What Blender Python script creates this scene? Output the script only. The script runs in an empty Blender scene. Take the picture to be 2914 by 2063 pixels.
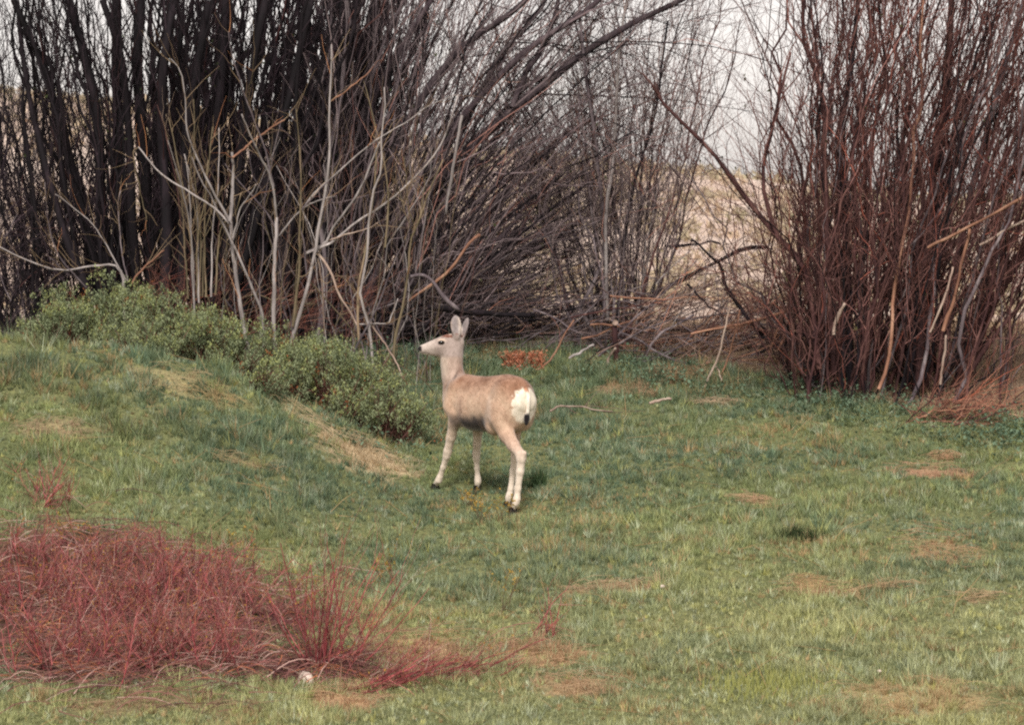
import bpy, math, random
import numpy as np
from mathutils import Vector

random.seed(7)
rng = np.random.default_rng(7)
scene = bpy.context.scene
col = scene.collection

# ------------------------------------------------------------------ camera
CAMZ = 2.15
PITCH = math.atan(142 / 3900)
F = 11099.0                       # focal length in pixels of the 2914 px wide photograph
cd = bpy.data.cameras.new('camera')
cam = bpy.data.objects.new('camera', cd)
col.objects.link(cam)
cam.location = (0, 0, CAMZ)
cam.rotation_euler = (math.pi / 2 - PITCH, 0, 0)
cd.sensor_width = 36.0
cd.lens = F / 2914 * 36.0
cd.clip_start = 0.5
cd.clip_end = 3000
cd.dof.use_dof = True
cd.dof.focus_distance = 30.0
cd.dof.aperture_fstop = 5.6
scene.camera = cam

# ------------------------------------------------------------------ sky and sun
SUN_EL, SUN_AZ = math.radians(46), math.radians(186)   # azimuth from +Y (view direction) towards +X
world = bpy.data.worlds.new('World')
scene.world = world
world.use_nodes = True
wn, wl = world.node_tree.nodes, world.node_tree.links
wn.clear()
sky = wn.new('ShaderNodeTexSky')
sky.sky_type = 'NISHITA'
sky.sun_disc = False
sky.sun_elevation = SUN_EL
sky.sun_rotation = SUN_AZ
sky.air_density = 1.0
sky.dust_density = 1.0
sky.ozone_density = 1.0
hs = wn.new('ShaderNodeHueSaturation')
hs.inputs['Saturation'].default_value = 0.12
tint = wn.new('ShaderNodeMix')
tint.data_type = 'RGBA'
tint.blend_type = 'MULTIPLY'
tint.inputs['Factor'].default_value = 1.0
tint.inputs['B'].default_value = (0.97, 0.91, 0.88, 1)
bg = wn.new('ShaderNodeBackground')
bg.inputs['Strength'].default_value = 0.10
wo = wn.new('ShaderNodeOutputWorld')
wl.new(sky.outputs[0], hs.inputs['Color'])
wl.new(hs.outputs[0], tint.inputs['A'])
wl.new(tint.outputs['Result'], bg.inputs[0])
wl.new(bg.outputs[0], wo.inputs[0])

sd = bpy.data.lights.new('sun', 'SUN')
sd.energy = 2.2
sd.angle = math.radians(14)
sd.color = (1.0, 0.96, 0.91)
sun = bpy.data.objects.new('sun', sd)
col.objects.link(sun)
sv = Vector((math.sin(SUN_AZ) * math.cos(SUN_EL), math.cos(SUN_AZ) * math.cos(SUN_EL), math.sin(SUN_EL)))
sun.rotation_euler = (-sv).to_track_quat('-Z', 'Y').to_euler()
sun.location = (10, -10, 20)

scene.view_settings.view_transform = 'Standard'
scene.view_settings.look = 'None'
scene.view_settings.exposure = 0.75
scene.view_settings.gamma = 1.0
scene.view_settings.use_curve_mapping = False
scene.render.engine = 'CYCLES'
scene.cycles.max_bounces = 4
scene.cycles.diffuse_bounces = 3
scene.cycles.transmission_bounces = 3
scene.cycles.use_denoising = False
scene.cycles.filter_width = 2.2


# ------------------------------------------------------------------ small helpers
def srgb(r, g, b):
    def f(c):
        c /= 255.0
        return c / 12.92 if c <= 0.04045 else ((c + 0.055) / 1.055) ** 2.4
    return np.array([f(r), f(g), f(b)])


def P(px, py, y):
    """point seen at pixel (px, py) of the photograph at distance y along the ground"""
    u = (px - 1457.0) / F
    v = (1031.5 - py) / F
    c, s = math.cos(PITCH), math.sin(PITCH)
    dy, dz = c + v * s, -s + v * c
    t = y / dy
    return np.array([u * t, y, CAMZ + dz * t])


def proj(p):
    c, s = math.cos(PITCH), math.sin(PITCH)
    x, y, z = p[..., 0], p[..., 1], p[..., 2] - CAMZ
    w = y * c - z * s
    up = y * s + z * c
    return 1457 + F * x / w, 1031.5 - F * up / w


_tab = rng.random((256, 256))


def vnoise(x, y, sc):
    x = np.asarray(x) * sc + 100.0
    y = np.asarray(y) * sc + 100.0
    xi, yi = np.floor(x).astype(int), np.floor(y).astype(int)
    fx, fy = x - xi, y - yi
    fx, fy = fx * fx * (3 - 2 * fx), fy * fy * (3 - 2 * fy)
    a = _tab[xi & 255, yi & 255]
    b = _tab[(xi + 1) & 255, yi & 255]
    c = _tab[xi & 255, (yi + 1) & 255]
    d = _tab[(xi + 1) & 255, (yi + 1) & 255]
    return (a * (1 - fx) + b * fx) * (1 - fy) + (c * (1 - fx) + d * fx) * fy


def fbm(x, y, sc):
    return (vnoise(x, y, sc) + 0.5 * vnoise(x, y, sc * 2.1) + 0.25 * vnoise(x, y, sc * 4.3)) / 1.75


def sstep(a, b, x):
    t = np.clip((x - a) / (b - a), 0, 1)
    return t * t * (3 - 2 * t)


_gy = np.array([-60, 0, 10, 18, 24, 36, 38, 46, 60, 90, 112, 200, 900.])
_gz = np.array([.45, .5, -.9, -1.75, -.9, .9, 1.02, 1.0, 1.0, 2.9, 2.95, 1.0, -6.])
_hx = np.array([-14, -4.2, -3.3, -2.4, -1.6, -.95, -.6])
_hh = np.array([1.0, .97, .90, .72, .39, .04, 0])


_feet = [(-.60, 30.47, -.016), (-.273, 30.42, -.024), (.007, 29.66, -.050), (-.033, 29.91, -.072)]


def ground(x, y):
    x, y = np.asarray(x, float), np.asarray(y, float)
    z = np.interp(y, _gy, _gz)
    hill = sstep(55, 90, y) * (1 - sstep(115, 240, y))
    z = z + hill * (-.12 * (np.clip(x, -28, 10) - 7))
    H = np.interp(x, _hx, _hh)
    prof = np.where(y < 31.5, np.clip((y - 26.3) / 5.2, 0, 1) ** 1.15,
                    np.where(y < 32.2, 1 - .55 * sstep(31.5, 32.2, y), .45 * (1 - sstep(33.6, 36, y))))
    z = z + H * prof
    near = (y > 15) & (y < 45)
    z = z + H * sstep(26.5, 28.5, y) * (1 - sstep(31.2, 31.6, y)) * .22 * (fbm(x + 3, y, 1.5) - .5)
    z = z + np.where(near, .07 * (fbm(x, y, .9) - .5) + .05 * (vnoise(x, y, 3.1) - .5), 0)
    z = z + np.where(y > 45, .5 * (fbm(x, y, .12) - .5), 0)
    ws, dz, wm = 1e-9, 0.0, 0.0
    for fx, fy, d_ in _feet:
        w = np.exp(-((x - fx) ** 2 + (y - fy) ** 2) / .045)
        ws, dz, wm = ws + w, dz + w * d_, np.maximum(wm, w)
    return z + dz / ws * wm


def GP(px, py):
    """where the sight line through a pixel meets the ground"""
    ys = np.linspace(20, 60, 1600)
    pts = np.array([P(px, py, y) for y in ys[::8]])
    gz = ground(pts[:, 0], pts[:, 1])
    k = np.argmax(pts[:, 2] < gz)
    if k == 0:
        k = 1
    lo, hi = ys[::8][k - 1], ys[::8][k]
    for _ in range(14):
        m = .5 * (lo + hi)
        p = P(px, py, m)
        if p[2] < ground(p[0], p[1]):
            hi = m
        else:
            lo = m
    return P(px, py, hi)


def new_mesh(name, verts, faces, colors=None, mat=None, parent=None, smooth=False, loc=None):
    verts = np.ascontiguousarray(verts, dtype=np.float32).reshape(-1, 3)
    faces = np.ascontiguousarray(faces, dtype=np.int32)
    if loc is not None:
        verts = verts - np.asarray(loc, dtype=np.float32)
    me = bpy.data.meshes.new(name)
    n, k = faces.shape
    me.vertices.add(len(verts))
    me.vertices.foreach_set('co', verts.ravel())
    me.loops.add(n * k)
    me.loops.foreach_set('vertex_index', faces.ravel())
    me.polygons.add(n)
    me.polygons.foreach_set('loop_start', np.arange(0, n * k, k, dtype=np.int32))
    if smooth:
        me.polygons.foreach_set('use_smooth', np.ones(n, dtype=bool))
    if colors is not None:
        a = me.color_attributes.new('Col', 'FLOAT_COLOR', 'POINT')
        c = np.ones((len(verts), 4), dtype=np.float32)
        c[:, :3] = colors
        a.data.foreach_set('color', c.ravel())
    me.update(calc_edges=True)
    me.validate()
    if mat:
        me.materials.append(mat)
    ob = bpy.data.objects.new(name, me)
    col.objects.link(ob)
    if loc is not None and parent is None:
        ob.location = [float(q) for q in loc]
    if parent is not None:
        ob.parent = parent
    return ob


def thing(name, label, cat, loc, group=None):
    o = bpy.data.objects.new(name, None)
    o.empty_display_size = .2
    col.objects.link(o)
    o.location = [float(q) for q in loc]
    return tag(o, label, cat, group)


def tag(o, label=None, cat=None, group=None, kind=None):
    if label:
        o['label'] = label
    if cat:
        o['category'] = cat
    if group:
        o['group'] = group
    if kind:
        o['kind'] = kind
    return o


def tubes(pts, rad, sides=5):
    """pts (N,K,3), rad (N,K) -> verts, quads of N closed-ended tapered tubes"""
    pts, rad = np.asarray(pts, float), np.asarray(rad, float)
    pts = np.concatenate([pts, pts[:, -1:] + (pts[:, -1:] - pts[:, -2:-1]) * .02], 1)
    rad = np.concatenate([rad, rad[:, -1:] * .02], 1)
    N, K, _ = pts.shape
    tan = np.gradient(pts, axis=1)
    tan /= np.linalg.norm(tan, axis=2, keepdims=True) + 1e-9
    ref = np.zeros_like(tan)
    mean = tan.mean(1)
    use = np.abs(mean[:, 1]) < .8
    ref[use, :, 1] = 1
    ref[~use, :, 0] = 1
    n1 = np.cross(tan, ref)
    n1 /= np.linalg.norm(n1, axis=2, keepdims=True) + 1e-9
    n2 = np.cross(tan, n1)
    ang = np.arange(sides) * 2 * math.pi / sides
    ring = (n1[:, :, None, :] * np.cos(ang)[None, None, :, None] + n2[:, :, None, :] * np.sin(ang)[None, None, :, None])
    v = pts[:, :, None, :] + ring * rad[:, :, None, None]
    base = (np.arange(N) * K * sides)[:, None, None]
    i = np.arange(K - 1)[None, :, None] * sides
    j = np.arange(sides)[None, None, :]
    j2 = (j + 1) % sides
    f = np.stack([base + i + j, base + i + sides + j, base + i + sides + j2, base + i + j2], -1)
    return v.reshape(-1, 3), f.reshape(-1, 4), K * sides


def catmull(nodes, n):
    """smooth polyline of n points through the given nodes"""
    nodes = np.asarray(nodes, float)
    if len(nodes) == 2:
        t = np.linspace(0, 1, n)[:, None]
        return nodes[0] * (1 - t) + nodes[1] * t
    p = np.vstack([2 * nodes[0] - nodes[1], nodes, 2 * nodes[-1] - nodes[-2]])
    seg = np.linalg.norm(np.diff(nodes[:, :3], axis=0), axis=1)
    cum = np.r_[0, np.cumsum(seg)] / seg.sum()
    out = []
    for t in np.linspace(0, 1, n):
        k = min(np.searchsorted(cum, t, side='right') - 1, len(seg) - 1)
        u = (t - cum[k]) / (cum[k + 1] - cum[k] + 1e-9)
        a, b, c, d = p[k], p[k + 1], p[k + 2], p[k + 3]
        out.append(.5 * (2 * b + (c - a) * u + (2 * a - 5 * b + 4 * c - d) * u * u + (3 * b - a - 3 * c + d) * u ** 3))
    return np.array(out)


def wobble(N, K, amp):
    """smooth random sideways wander for N polylines, zero at the base"""
    w = rng.normal(size=(N, K, 3)) * amp
    w = np.cumsum(w, axis=1)
    w -= w[:, :1]
    t = np.linspace(0, 1, K)[None, :, None]
    return w - .6 * w[:, -1:] * t


# ------------------------------------------------------------------ materials
def mat_new(name):
    m = bpy.data.materials.new(name)
    m.use_nodes = True
    nt = m.node_tree
    nt.nodes.clear()
    out = nt.nodes.new('ShaderNodeOutputMaterial')
    return m, nt, out


def noise_ramp(nt, scale, stops, detail=4, coord='Object', stretch=(1, 1, 1)):
    tc = nt.nodes.new('ShaderNodeTexCoord')
    mp = nt.nodes.new('ShaderNodeMapping')
    mp.inputs['Scale'].default_value = stretch
    nz = nt.nodes.new('ShaderNodeTexNoise')
    nz.inputs['Scale'].default_value = scale
    nz.inputs['Detail'].default_value = detail
    rp = nt.nodes.new('ShaderNodeValToRGB')
    rp.color_ramp.elements[0].position = stops[0][0]
    rp.color_ramp.elements[0].color = (*stops[0][1], 1)
    rp.color_ramp.elements[1].position = stops[-1][0]
    rp.color_ramp.elements[1].color = (*stops[-1][1], 1)
    for q, c in stops[1:-1]:
        e = rp.color_ramp.elements.new(q)
        e.color = (*c, 1)
    nt.links.new(tc.outputs[coord], mp.inputs[0])
    nt.links.new(mp.outputs[0], nz.inputs['Vector'])
    nt.links.new(nz.outputs['Fac'], rp.inputs[0])
    return nz, rp


def bark(name, stops, scale=14, rough=.85, per_object=.35, stretch=(1, 1, .25)):
    """bark with streaks along the stem and a different tone for every stem"""
    m, nt, out = mat_new(name)
    nz, rp = noise_ramp(nt, scale, stops, 5, 'Object', stretch)
    oi = nt.nodes.new('ShaderNodeObjectInfo')
    mr = nt.nodes.new('ShaderNodeMapRange')
    mr.inputs['To Min'].default_value = 1 - per_object
    mr.inputs['To Max'].default_value = 1 + per_object
    nt.links.new(oi.outputs['Random'], mr.inputs['Value'])
    mx = nt.nodes.new('ShaderNodeMix')
    mx.data_type = 'RGBA'
    mx.blend_type = 'MULTIPLY'
    mx.inputs['Factor'].default_value = 1
    nt.links.new(rp.outputs[0], mx.inputs['A'])
    nt.links.new(mr.outputs[0], mx.inputs['B'])
    b = nt.nodes.new('ShaderNodeBsdfPrincipled')
    b.inputs['Roughness'].default_value = rough
    b.inputs['Specular IOR Level'].default_value = .25
    nt.links.new(mx.outputs['Result'], b.inputs['Base Color'])
    bp = nt.nodes.new('ShaderNodeBump')
    bp.inputs['Strength'].default_value = .6
    bp.inputs['Distance'].default_value = .01
    nt.links.new(nz.outputs['Fac'], bp.inputs['Height'])
    nt.links.new(bp.outputs[0], b.inputs['Normal'])
    nt.links.new(b.outputs[0], out.inputs[0])
    return m


def vcol_mat(name, translucent=.35, rough=.8, spec=.2, noise=0.0, nscale=60):
    """colour from the mesh's own colour attribute, for leaves and blades"""
    m, nt, out = mat_new(name)
    at = nt.nodes.new('ShaderNodeVertexColor')
    at.layer_name = 'Col'
    src = at.outputs[0]
    if noise:
        nz, rp = noise_ramp(nt, nscale, [(.3, (1 - noise,) * 3), (.7, (1 + noise,) * 3)], 3)
        mx = nt.nodes.new('ShaderNodeMix')
        mx.data_type = 'RGBA'
        mx.blend_type = 'MULTIPLY'
        mx.inputs['Factor'].default_value = 1
        nt.links.new(src, mx.inputs['A'])
        nt.links.new(rp.outputs[0], mx.inputs['B'])
        src = mx.outputs['Result']
    b = nt.nodes.new('ShaderNodeBsdfPrincipled')
    b.inputs['Roughness'].default_value = rough
    b.inputs['Specular IOR Level'].default_value = spec
    nt.links.new(src, b.inputs['Base Color'])
    if translucent > 0:
        tr = nt.nodes.new('ShaderNodeBsdfTranslucent')
        nt.links.new(src, tr.inputs[0])
        ms = nt.nodes.new('ShaderNodeMixShader')
        ms.inputs[0].default_value = translucent
        nt.links.new(b.outputs[0], ms.inputs[1])
        nt.links.new(tr.outputs[0], ms.inputs[2])
        nt.links.new(ms.outputs[0], out.inputs[0])
    else:
        nt.links.new(b.outputs[0], out.inputs[0])
    return m


def lin(*c):
    return tuple(float(q) for q in srgb(*c))


M = {}
M['dark_bark'] = bark('dark_bark', [(.3, lin(11, 7, 10)), (.55, lin(21, 14, 18)), (.8, lin(46, 35, 40))])
M['grey_bark'] = bark('grey_bark', [(.3, lin(66, 55, 59)), (.55, lin(104, 93, 95)), (.8, lin(152, 140, 138))])
M['limb_bark'] = bark('limb_bark', [(.3, lin(40, 31, 35)), (.55, lin(70, 59, 62)), (.8, lin(108, 96, 96))])
M['red_bark'] = bark('red_bark', [(.3, lin(42, 25, 27)), (.55, lin(78, 50, 48)), (.8, lin(132, 98, 88))])
M['pale_bark'] = bark('pale_bark', [(.25, lin(106, 98, 96)), (.5, lin(146, 137, 133)), (.8, lin(184, 174, 170))], 16, per_object=.25)
M['olive_bark'] = bark('olive_bark', [(.25, lin(80, 70, 54)), (.5, lin(110, 98, 76)), (.8, lin(146, 122, 100))], 14, per_object=.3)
M['orange_bark'] = bark('orange_bark', [(.25, lin(96, 66, 54)), (.5, lin(140, 100, 80)), (.8, lin(176, 138, 114))], 10, per_object=.25)
M['bare_wood'] = bark('bare_wood', [(.25, lin(118, 98, 88)), (.5, lin(156, 134, 120)), (.8, lin(190, 172, 156))], 10, per_object=.15)
M['dogwood'] = bark('dogwood_bark', [(.25, lin(92, 36, 42)), (.5, lin(142, 66, 68)), (.8, lin(190, 118, 112))], 9, .75, .5)
M['dogwood_twig'] = vcol_mat('dogwood_twig', 0, .6, .3)
M['twig'] = vcol_mat('willow_twig', 0, .8, .2)
M['grass'] = vcol_mat('grass_blade', .35, .7, .25)
M['leaf'] = vcol_mat('shrub_leaf', .3, .9, .06)
M['fur'] = vcol_mat('deer_hair', .3, .9, .05)
M['far'] = vcol_mat('far_sage', .15, .9, .1)

# ground: soil and thatch near, dry tan turf beyond the willows
m, nt, out = mat_new('soil')
at = nt.nodes.new('ShaderNodeVertexColor')
at.layer_name = 'Col'
nz, rp = noise_ramp(nt, 34, [(.3, (.5, .5, .48)), (.5, (1, 1, 1)), (.72, (1.45, 1.4, 1.25))], 8)
mx = nt.nodes.new('ShaderNodeMix')
mx.data_type = 'RGBA'
mx.blend_type = 'MULTIPLY'
mx.inputs['Factor'].default_value = 1
nt.links.new(at.outputs[0], mx.inputs['A'])
nt.links.new(rp.outputs[0], mx.inputs['B'])
b = nt.nodes.new('ShaderNodeBsdfPrincipled')
b.inputs['Roughness'].default_value = .95
b.inputs['Specular IOR Level'].default_value = .1
nt.links.new(mx.outputs['Result'], b.inputs['Base Color'])
bp = nt.nodes.new('ShaderNodeBump')
bp.inputs['Strength'].default_value = .7
bp.inputs['Distance'].default_value = .04
nt.links.new(nz.outputs['Fac'], bp.inputs['Height'])
nt.links.new(bp.outputs[0], b.inputs['Normal'])
nt.links.new(b.outputs[0], out.inputs[0])
M['soil'] = m

# ------------------------------------------------------------------ dry patches in the turf (pixel centre, half sizes, strength, tint)
STRAW = [(2640, 1352, 110, 26, .9, (188, 140, 118)), (2690, 1305, 40, 10, .6, (190, 140, 110)),
         (2420, 1688, 190, 20, .95, (190, 156, 120)), (2300, 1665, 60, 22, .6, (190, 150, 105)), (2780, 1712, 50, 10, .7, (200, 170, 135)),
         (1240, 1850, 230, 52, .8, (196, 152, 120)), (1000, 2000, 110, 46, .9, (192, 148, 116)),
         (1560, 1870, 130, 40, .75, (190, 148, 116)), (1680, 1950, 110, 34, .6, (186, 150, 120)),
         (1040, 1300, 150, 44, 1.0, (206, 186, 154)), (900, 1205, 120, 24, .8, (200, 182, 146)), (520, 1095, 130, 40, .42, (180, 164, 124)),
         (690, 1320, 110, 24, .5, (170, 150, 112)), (150, 1225, 110, 28, .55, (160, 136, 112)),
         (2600, 1990, 260, 60, .5, (190, 162, 118)), (1790, 1118, 90, 16, .6, (176, 140, 112)), (2030, 1150, 70, 12, .5, (176, 150, 130)),
         (1930, 1070, 90, 16, .5, (170, 130, 100)), (2140, 1430, 50, 12, .6, (190, 150, 120)), (2690, 1560, 110, 50, .4, (186, 140, 110)),
         (1720, 1675, 120, 12, .6, (186, 156, 126)), (2790, 1190, 120, 40, .7, (150, 96, 78)), (1480, 1150, 60, 12, .3, (150, 120, 90)),
         (620, 1130, 80, 16, .4, (176, 150, 100)), (330, 985, 90, 14, .35, (150, 150, 110)), (420, 2000, 300, 22, .3, (160, 120, 100))]
_straw = []
for (px, py, rx, ry, st, tintc) in STRAW:
    c = GP(px, py)
    e = GP(px, py - ry)
    _straw.append((c[0], c[1], rx / F * c[1], max(.12, abs(e[1] - c[1])), st, .55 * srgb(*tintc) + .45 * srgb(192, 168, 132)))


def straw_field(x, y):
    s = np.zeros_like(x)
    tc = np.zeros(x.shape + (3,))
    nn = 1.5 * (fbm(x + 13, y, 2.2) - .5) + .6 * (vnoise(x, y, 9.0) - .5)
    for (cx, cy, rx, ry, st, tint_) in _straw:
        q = np.sqrt(((x - cx) / rx) ** 2 + ((y - cy) / ry) ** 2) + nn * 1.1
        w = np.minimum(1.1 * st, 1) * (1 - sstep(.3, 1.15, q))
        tc = np.where((w > s)[..., None], tint_, tc)
        s = np.maximum(s, w)
    return s, tc


def lawn_edge(x):
    """how far back the green turf reaches"""
    return np.interp(x, [-6, -3, -1, .5, 2.0, 2.8, 3.6, 4.5, 7], [37, 37, 36.5, 36.3, 35.3, 34.3, 33.5, 33.0, 32.8])


# ------------------------------------------------------------------ ground sheet
_thick = [(GP(px, py), rx, ry) for px, py, rx, ry in [(140, 1700, 1.0, 1.5), (380, 1720, .9, 1.4), (600, 1780, .8, 1.2), (820, 1870, .55, .6), (300, 1880, 1.0, .6)]]
_hoof = [GP(1239, 1386), GP(1359, 1390), GP(1462, 1449), GP(1446, 1432)]


def thicket(x, y):
    w = np.zeros_like(x)
    nn = fbm(x + 5, y + 9, 2.0) - .5
    for c_, rx, ry in _thick:
        w = np.maximum(w, 1 - sstep(.6, 1.1, np.sqrt(((x - c_[0]) / rx) ** 2 + ((y - c_[1]) / ry) ** 2) + nn))
    return w


xs = np.unique(np.r_[np.linspace(-700, -60, 12), np.linspace(-60, -9, 30), np.linspace(-9, 9, 190), np.linspace(9, 60, 30), np.linspace(60, 700, 12)])
ys = np.unique(np.r_[np.linspace(-60, 18, 20), np.linspace(18, 42, 250), np.linspace(42, 130, 120), np.linspace(130, 900, 30)])
XX, YY = np.meshgrid(xs, ys, indexing='ij')
ZZ = ground(XX, YY)
nx, ny = XX.shape
idx = np.arange(nx * ny).reshape(nx, ny)
fc = np.stack([idx[:-1, :-1], idx[1:, :-1], idx[1:, 1:], idx[:-1, 1:]], -1).reshape(-1, 4)
n1 = fbm(XX, YY, 1.3)[..., None]
soil = srgb(84, 92, 62) * (1 - n1) + srgb(124, 124, 86) * n1
litter = srgb(104, 84, 72) * (1 - n1) + srgb(150, 128, 108) * n1
n2 = fbm(XX + 40, YY, .22)[..., None]
far = srgb(200, 174, 158) * (1 - n2) + srgb(228, 210, 198) * n2
e = sstep(-.3, .5, YY - lawn_edge(XX))[..., None]
gc = soil * (1 - e) + litter * e
f2 = sstep(38, 46, YY)[..., None]
gc = gc * (1 - f2) + far * f2
sf, tc = straw_field(XX, YY)
gc = gc * (1 - sf[..., None]) + tc * sf[..., None]
th = .85 * thicket(XX, YY)[..., None]
gc = gc * (1 - th) + (srgb(60, 38, 38) * (1 - n1) + srgb(104, 72, 64) * n1) * th
g = new_mesh('ground', np.stack([XX, YY, ZZ], -1), fc, gc.reshape(-1, 3), M['soil'], smooth=True)
tag(g, kind='structure')

# ------------------------------------------------------------------ far sagebrush on the dry hillside
N = 1500
y = 44 + 62 * rng.random(N) ** .8
x = (rng.random(N) * 2 - 1) * (.14 * y + 2)
ok = fbm(x, y, .25) > .38
x, y = x[ok], y[ok]
z = ground(x, y)
N = len(x)
L = 46
sc = rng.uniform(.12, .34, N)
off = rng.normal(size=(N, L, 3))
off /= np.linalg.norm(off, axis=2, keepdims=True)
off *= rng.random((N, L, 1)) ** .4
off[:, :, 2] = np.abs(off[:, :, 2])
off *= sc[:, None, None] * np.array([1.25, 1.25, 1.0])
c = np.stack([x, y, z - .02], -1)[:, None, :] + off
a = rng.normal(size=(N, L, 3)) * sc[:, None, None] * .26
b2 = rng.normal(size=(N, L, 3)) * sc[:, None, None] * .26
v = np.stack([c, c + a, c + b2], 2).reshape(-1, 3)
fr = np.arange(len(v)).reshape(-1, 3)
k = rng.random((N, 1, 1))
cc = srgb(166, 156, 128) * k + srgb(196, 176, 152) * (1 - k)
cc = np.broadcast_to(cc[:, :, None, :] if cc.ndim == 3 else cc, (N, L, 3, 3)) * rng.uniform(.8, 1.2, (N, L, 1, 1))
o = new_mesh('sagebrush', v, fr, cc.reshape(-1, 3), M['far'])
tag(o, 'olive sagebrush scattered over the dry hillside behind the willows', 'sagebrush', kind='stuff')

# ------------------------------------------------------------------ turf
def blades(x, y, h, w, colr, lean=.45, zoff=-.004, flat=None):
    n = len(x)
    z = ground(x, y) + zoff
    a = rng.uniform(0, 2 * math.pi, n)
    la = rng.uniform(0, 2 * math.pi, n)
    ln = np.abs(rng.normal(size=n)) * lean
    up = h / np.sqrt(1 + ln ** 2)
    base = np.stack([x, y, z], -1)
    side = np.stack([np.cos(a), np.sin(a), np.zeros(n)], -1) * (w * .5)[:, None]
    tip = base + np.stack([np.cos(la) * ln * up, np.sin(la) * ln * up, up], -1)
    v = np.stack([base - side, base + side, tip], 1).reshape(-1, 3)
    f = np.arange(3 * n).reshape(-1, 3)
    c = np.repeat(colr, 3, axis=0)
    return v, f, c


def palette(x, y, n):
    """turf colour: patches of blue green, mid green and yellow green, with warm yellow light painted in towards the near right"""
    big = np.clip(sstep(.28, .72, fbm(x + 7, y, .8)) + rng.normal(0, .28, n), 0, 1)[:, None]
    near = np.clip((1 - sstep(23.5, 31.0, y)) * (.85 + .09 * x) + rng.normal(0, .2, n), 0, 1)[:, None]  # yellow light over the near ground, put into the blade colours
    back = sstep(31.5, 34.5, y)[:, None]
    cl = srgb(98, 126, 98) * (1 - big) + srgb(138, 152, 92) * big
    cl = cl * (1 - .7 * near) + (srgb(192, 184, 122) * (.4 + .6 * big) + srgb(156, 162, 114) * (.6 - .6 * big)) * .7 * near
    cl = cl * (1 - .6 * back) + srgb(90, 118, 94) * .6 * back
    pk = (rng.random((n, 1)) < .16) * rng.uniform(.3, .9, (n, 1))
    cl = cl * (1 - pk) + srgb(176, 186, 158) * pk
    yk = (rng.random((n, 1)) < .10) * rng.uniform(.3, .8, (n, 1))
    cl = cl * (1 - yk) + srgb(180, 176, 84) * yk
    gy = cl.mean(1, keepdims=True) * np.array([1.10, 1.03, .80])
    cl = cl * .72 + gy * .28
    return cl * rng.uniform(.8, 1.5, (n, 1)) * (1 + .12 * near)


def turf_spots(n):
    y = 22.4 + (37.6 - 22.4) * rng.random(n)
    x = (rng.random(n) * 2 - 1) * (.1313 * y + .9)
    keep = rng.random(n) < np.clip((lawn_edge(x) - y) / .35 + .5, 0, 1)
    sf, tc = straw_field(x, y)
    keep &= rng.random(n) > sf * .35
    keep &= rng.random(n) > .88 * thicket(x, y)
    for q in _hoof:
        keep &= ((x - q[0]) ** 2 + (y - q[1]) ** 2 > .008) | (rng.random(n) < .25)
    return x[keep], y[keep], sf[keep], tc[keep]


def turf_colours(x, y, sf, tc):
    n = len(x)
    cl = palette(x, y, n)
    dry = sstep(.55, .8, fbm(x + 31, y + 5, 1.2))
    dead = (rng.random(n) < .04 + .22 * dry + .95 * sf)[:, None]
    straw = np.where((sf > .05)[:, None], tc, srgb(188, 162, 120)) * rng.uniform(.75, 1.12, (n, 1))
    return np.where(dead, straw, cl)


# under-layer of fine short blades
x, y, sf, tc = turf_spots(260000)
n = len(x)
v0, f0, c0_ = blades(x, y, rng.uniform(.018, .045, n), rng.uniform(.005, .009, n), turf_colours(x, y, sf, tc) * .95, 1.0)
# tufts: blades fanning out of one crown, one tone per tuft
x, y, sf, tc = turf_spots(56000)
n = len(x)
clump = fbm(x, y, 3.4)
ok = rng.random(n) < np.clip(2.2 * clump - .1, .45, 1)
x, y, sf, tc, clump = x[ok], y[ok], sf[ok], tc[ok], clump[ok]
n = len(x)
H = np.interp(x, _hx, _hh) * sstep(27.0, 30.5, y)
back = sstep(32.3, 34.5, y)
size = (.030 + .030 * rng.random(n)) * (.55 + 1.15 * sstep(.25, .75, clump)) * (1 + .55 * H + .7 * back) * np.where(rng.random(n) < .05, 1.7, 1)
for q in _hoof:
    size = size * (1 - .55 * np.exp(-((x - q[0]) ** 2 + (y - q[1] + .1) ** 2) / .06))
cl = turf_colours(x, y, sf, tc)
dk = (sstep(.5, .72, fbm(x + 50, y, 1.6)) * (.25 + .5 * H))[:, None]
cl = cl * (1 - dk) + cl * np.array([.50, .52, .50]) * dk
NBL = 14
xr, yr = np.repeat(x, NBL), np.repeat(y, NBL)
m_ = n * NBL
a = rng.uniform(0, 2 * math.pi, m_)
sr = np.repeat(size, NBL)
r0 = rng.random(m_) * sr * .35
bx, by = xr + np.cos(a) * r0, yr + np.sin(a) * r0
L_ = sr * rng.uniform(.6, 1.35, m_)
ln = rng.uniform(.1, 1.25, m_)
up = L_ / np.sqrt(1 + ln * ln)
base = np.stack([bx, by, ground(bx, by) - .004], -1)
tip = base + np.stack([np.cos(a) * ln * up, np.sin(a) * ln * up, up], -1)
wd = (rng.uniform(.0055, .0105, m_) * .5)[:, None]
sa = a + math.pi / 2 + rng.normal(0, .6, m_)
side = np.stack([np.cos(sa), np.sin(sa), np.zeros(m_)], -1) * wd
v1 = np.stack([base - side, base + side, tip], 1).reshape(-1, 3)
c1_ = np.repeat(np.repeat(cl, NBL, axis=0) * rng.uniform(.85, 1.15, (m_, 1)), 3, axis=0)
v = np.concatenate([v0, v1])
f = np.arange(len(v)).reshape(-1, 3)
o = new_mesh('grass', v, f, np.concatenate([c0_, c1_]), M['grass'])
tag(o, 'short green and straw mottled turf covering the slope', 'grass', kind='stuff')

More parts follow.
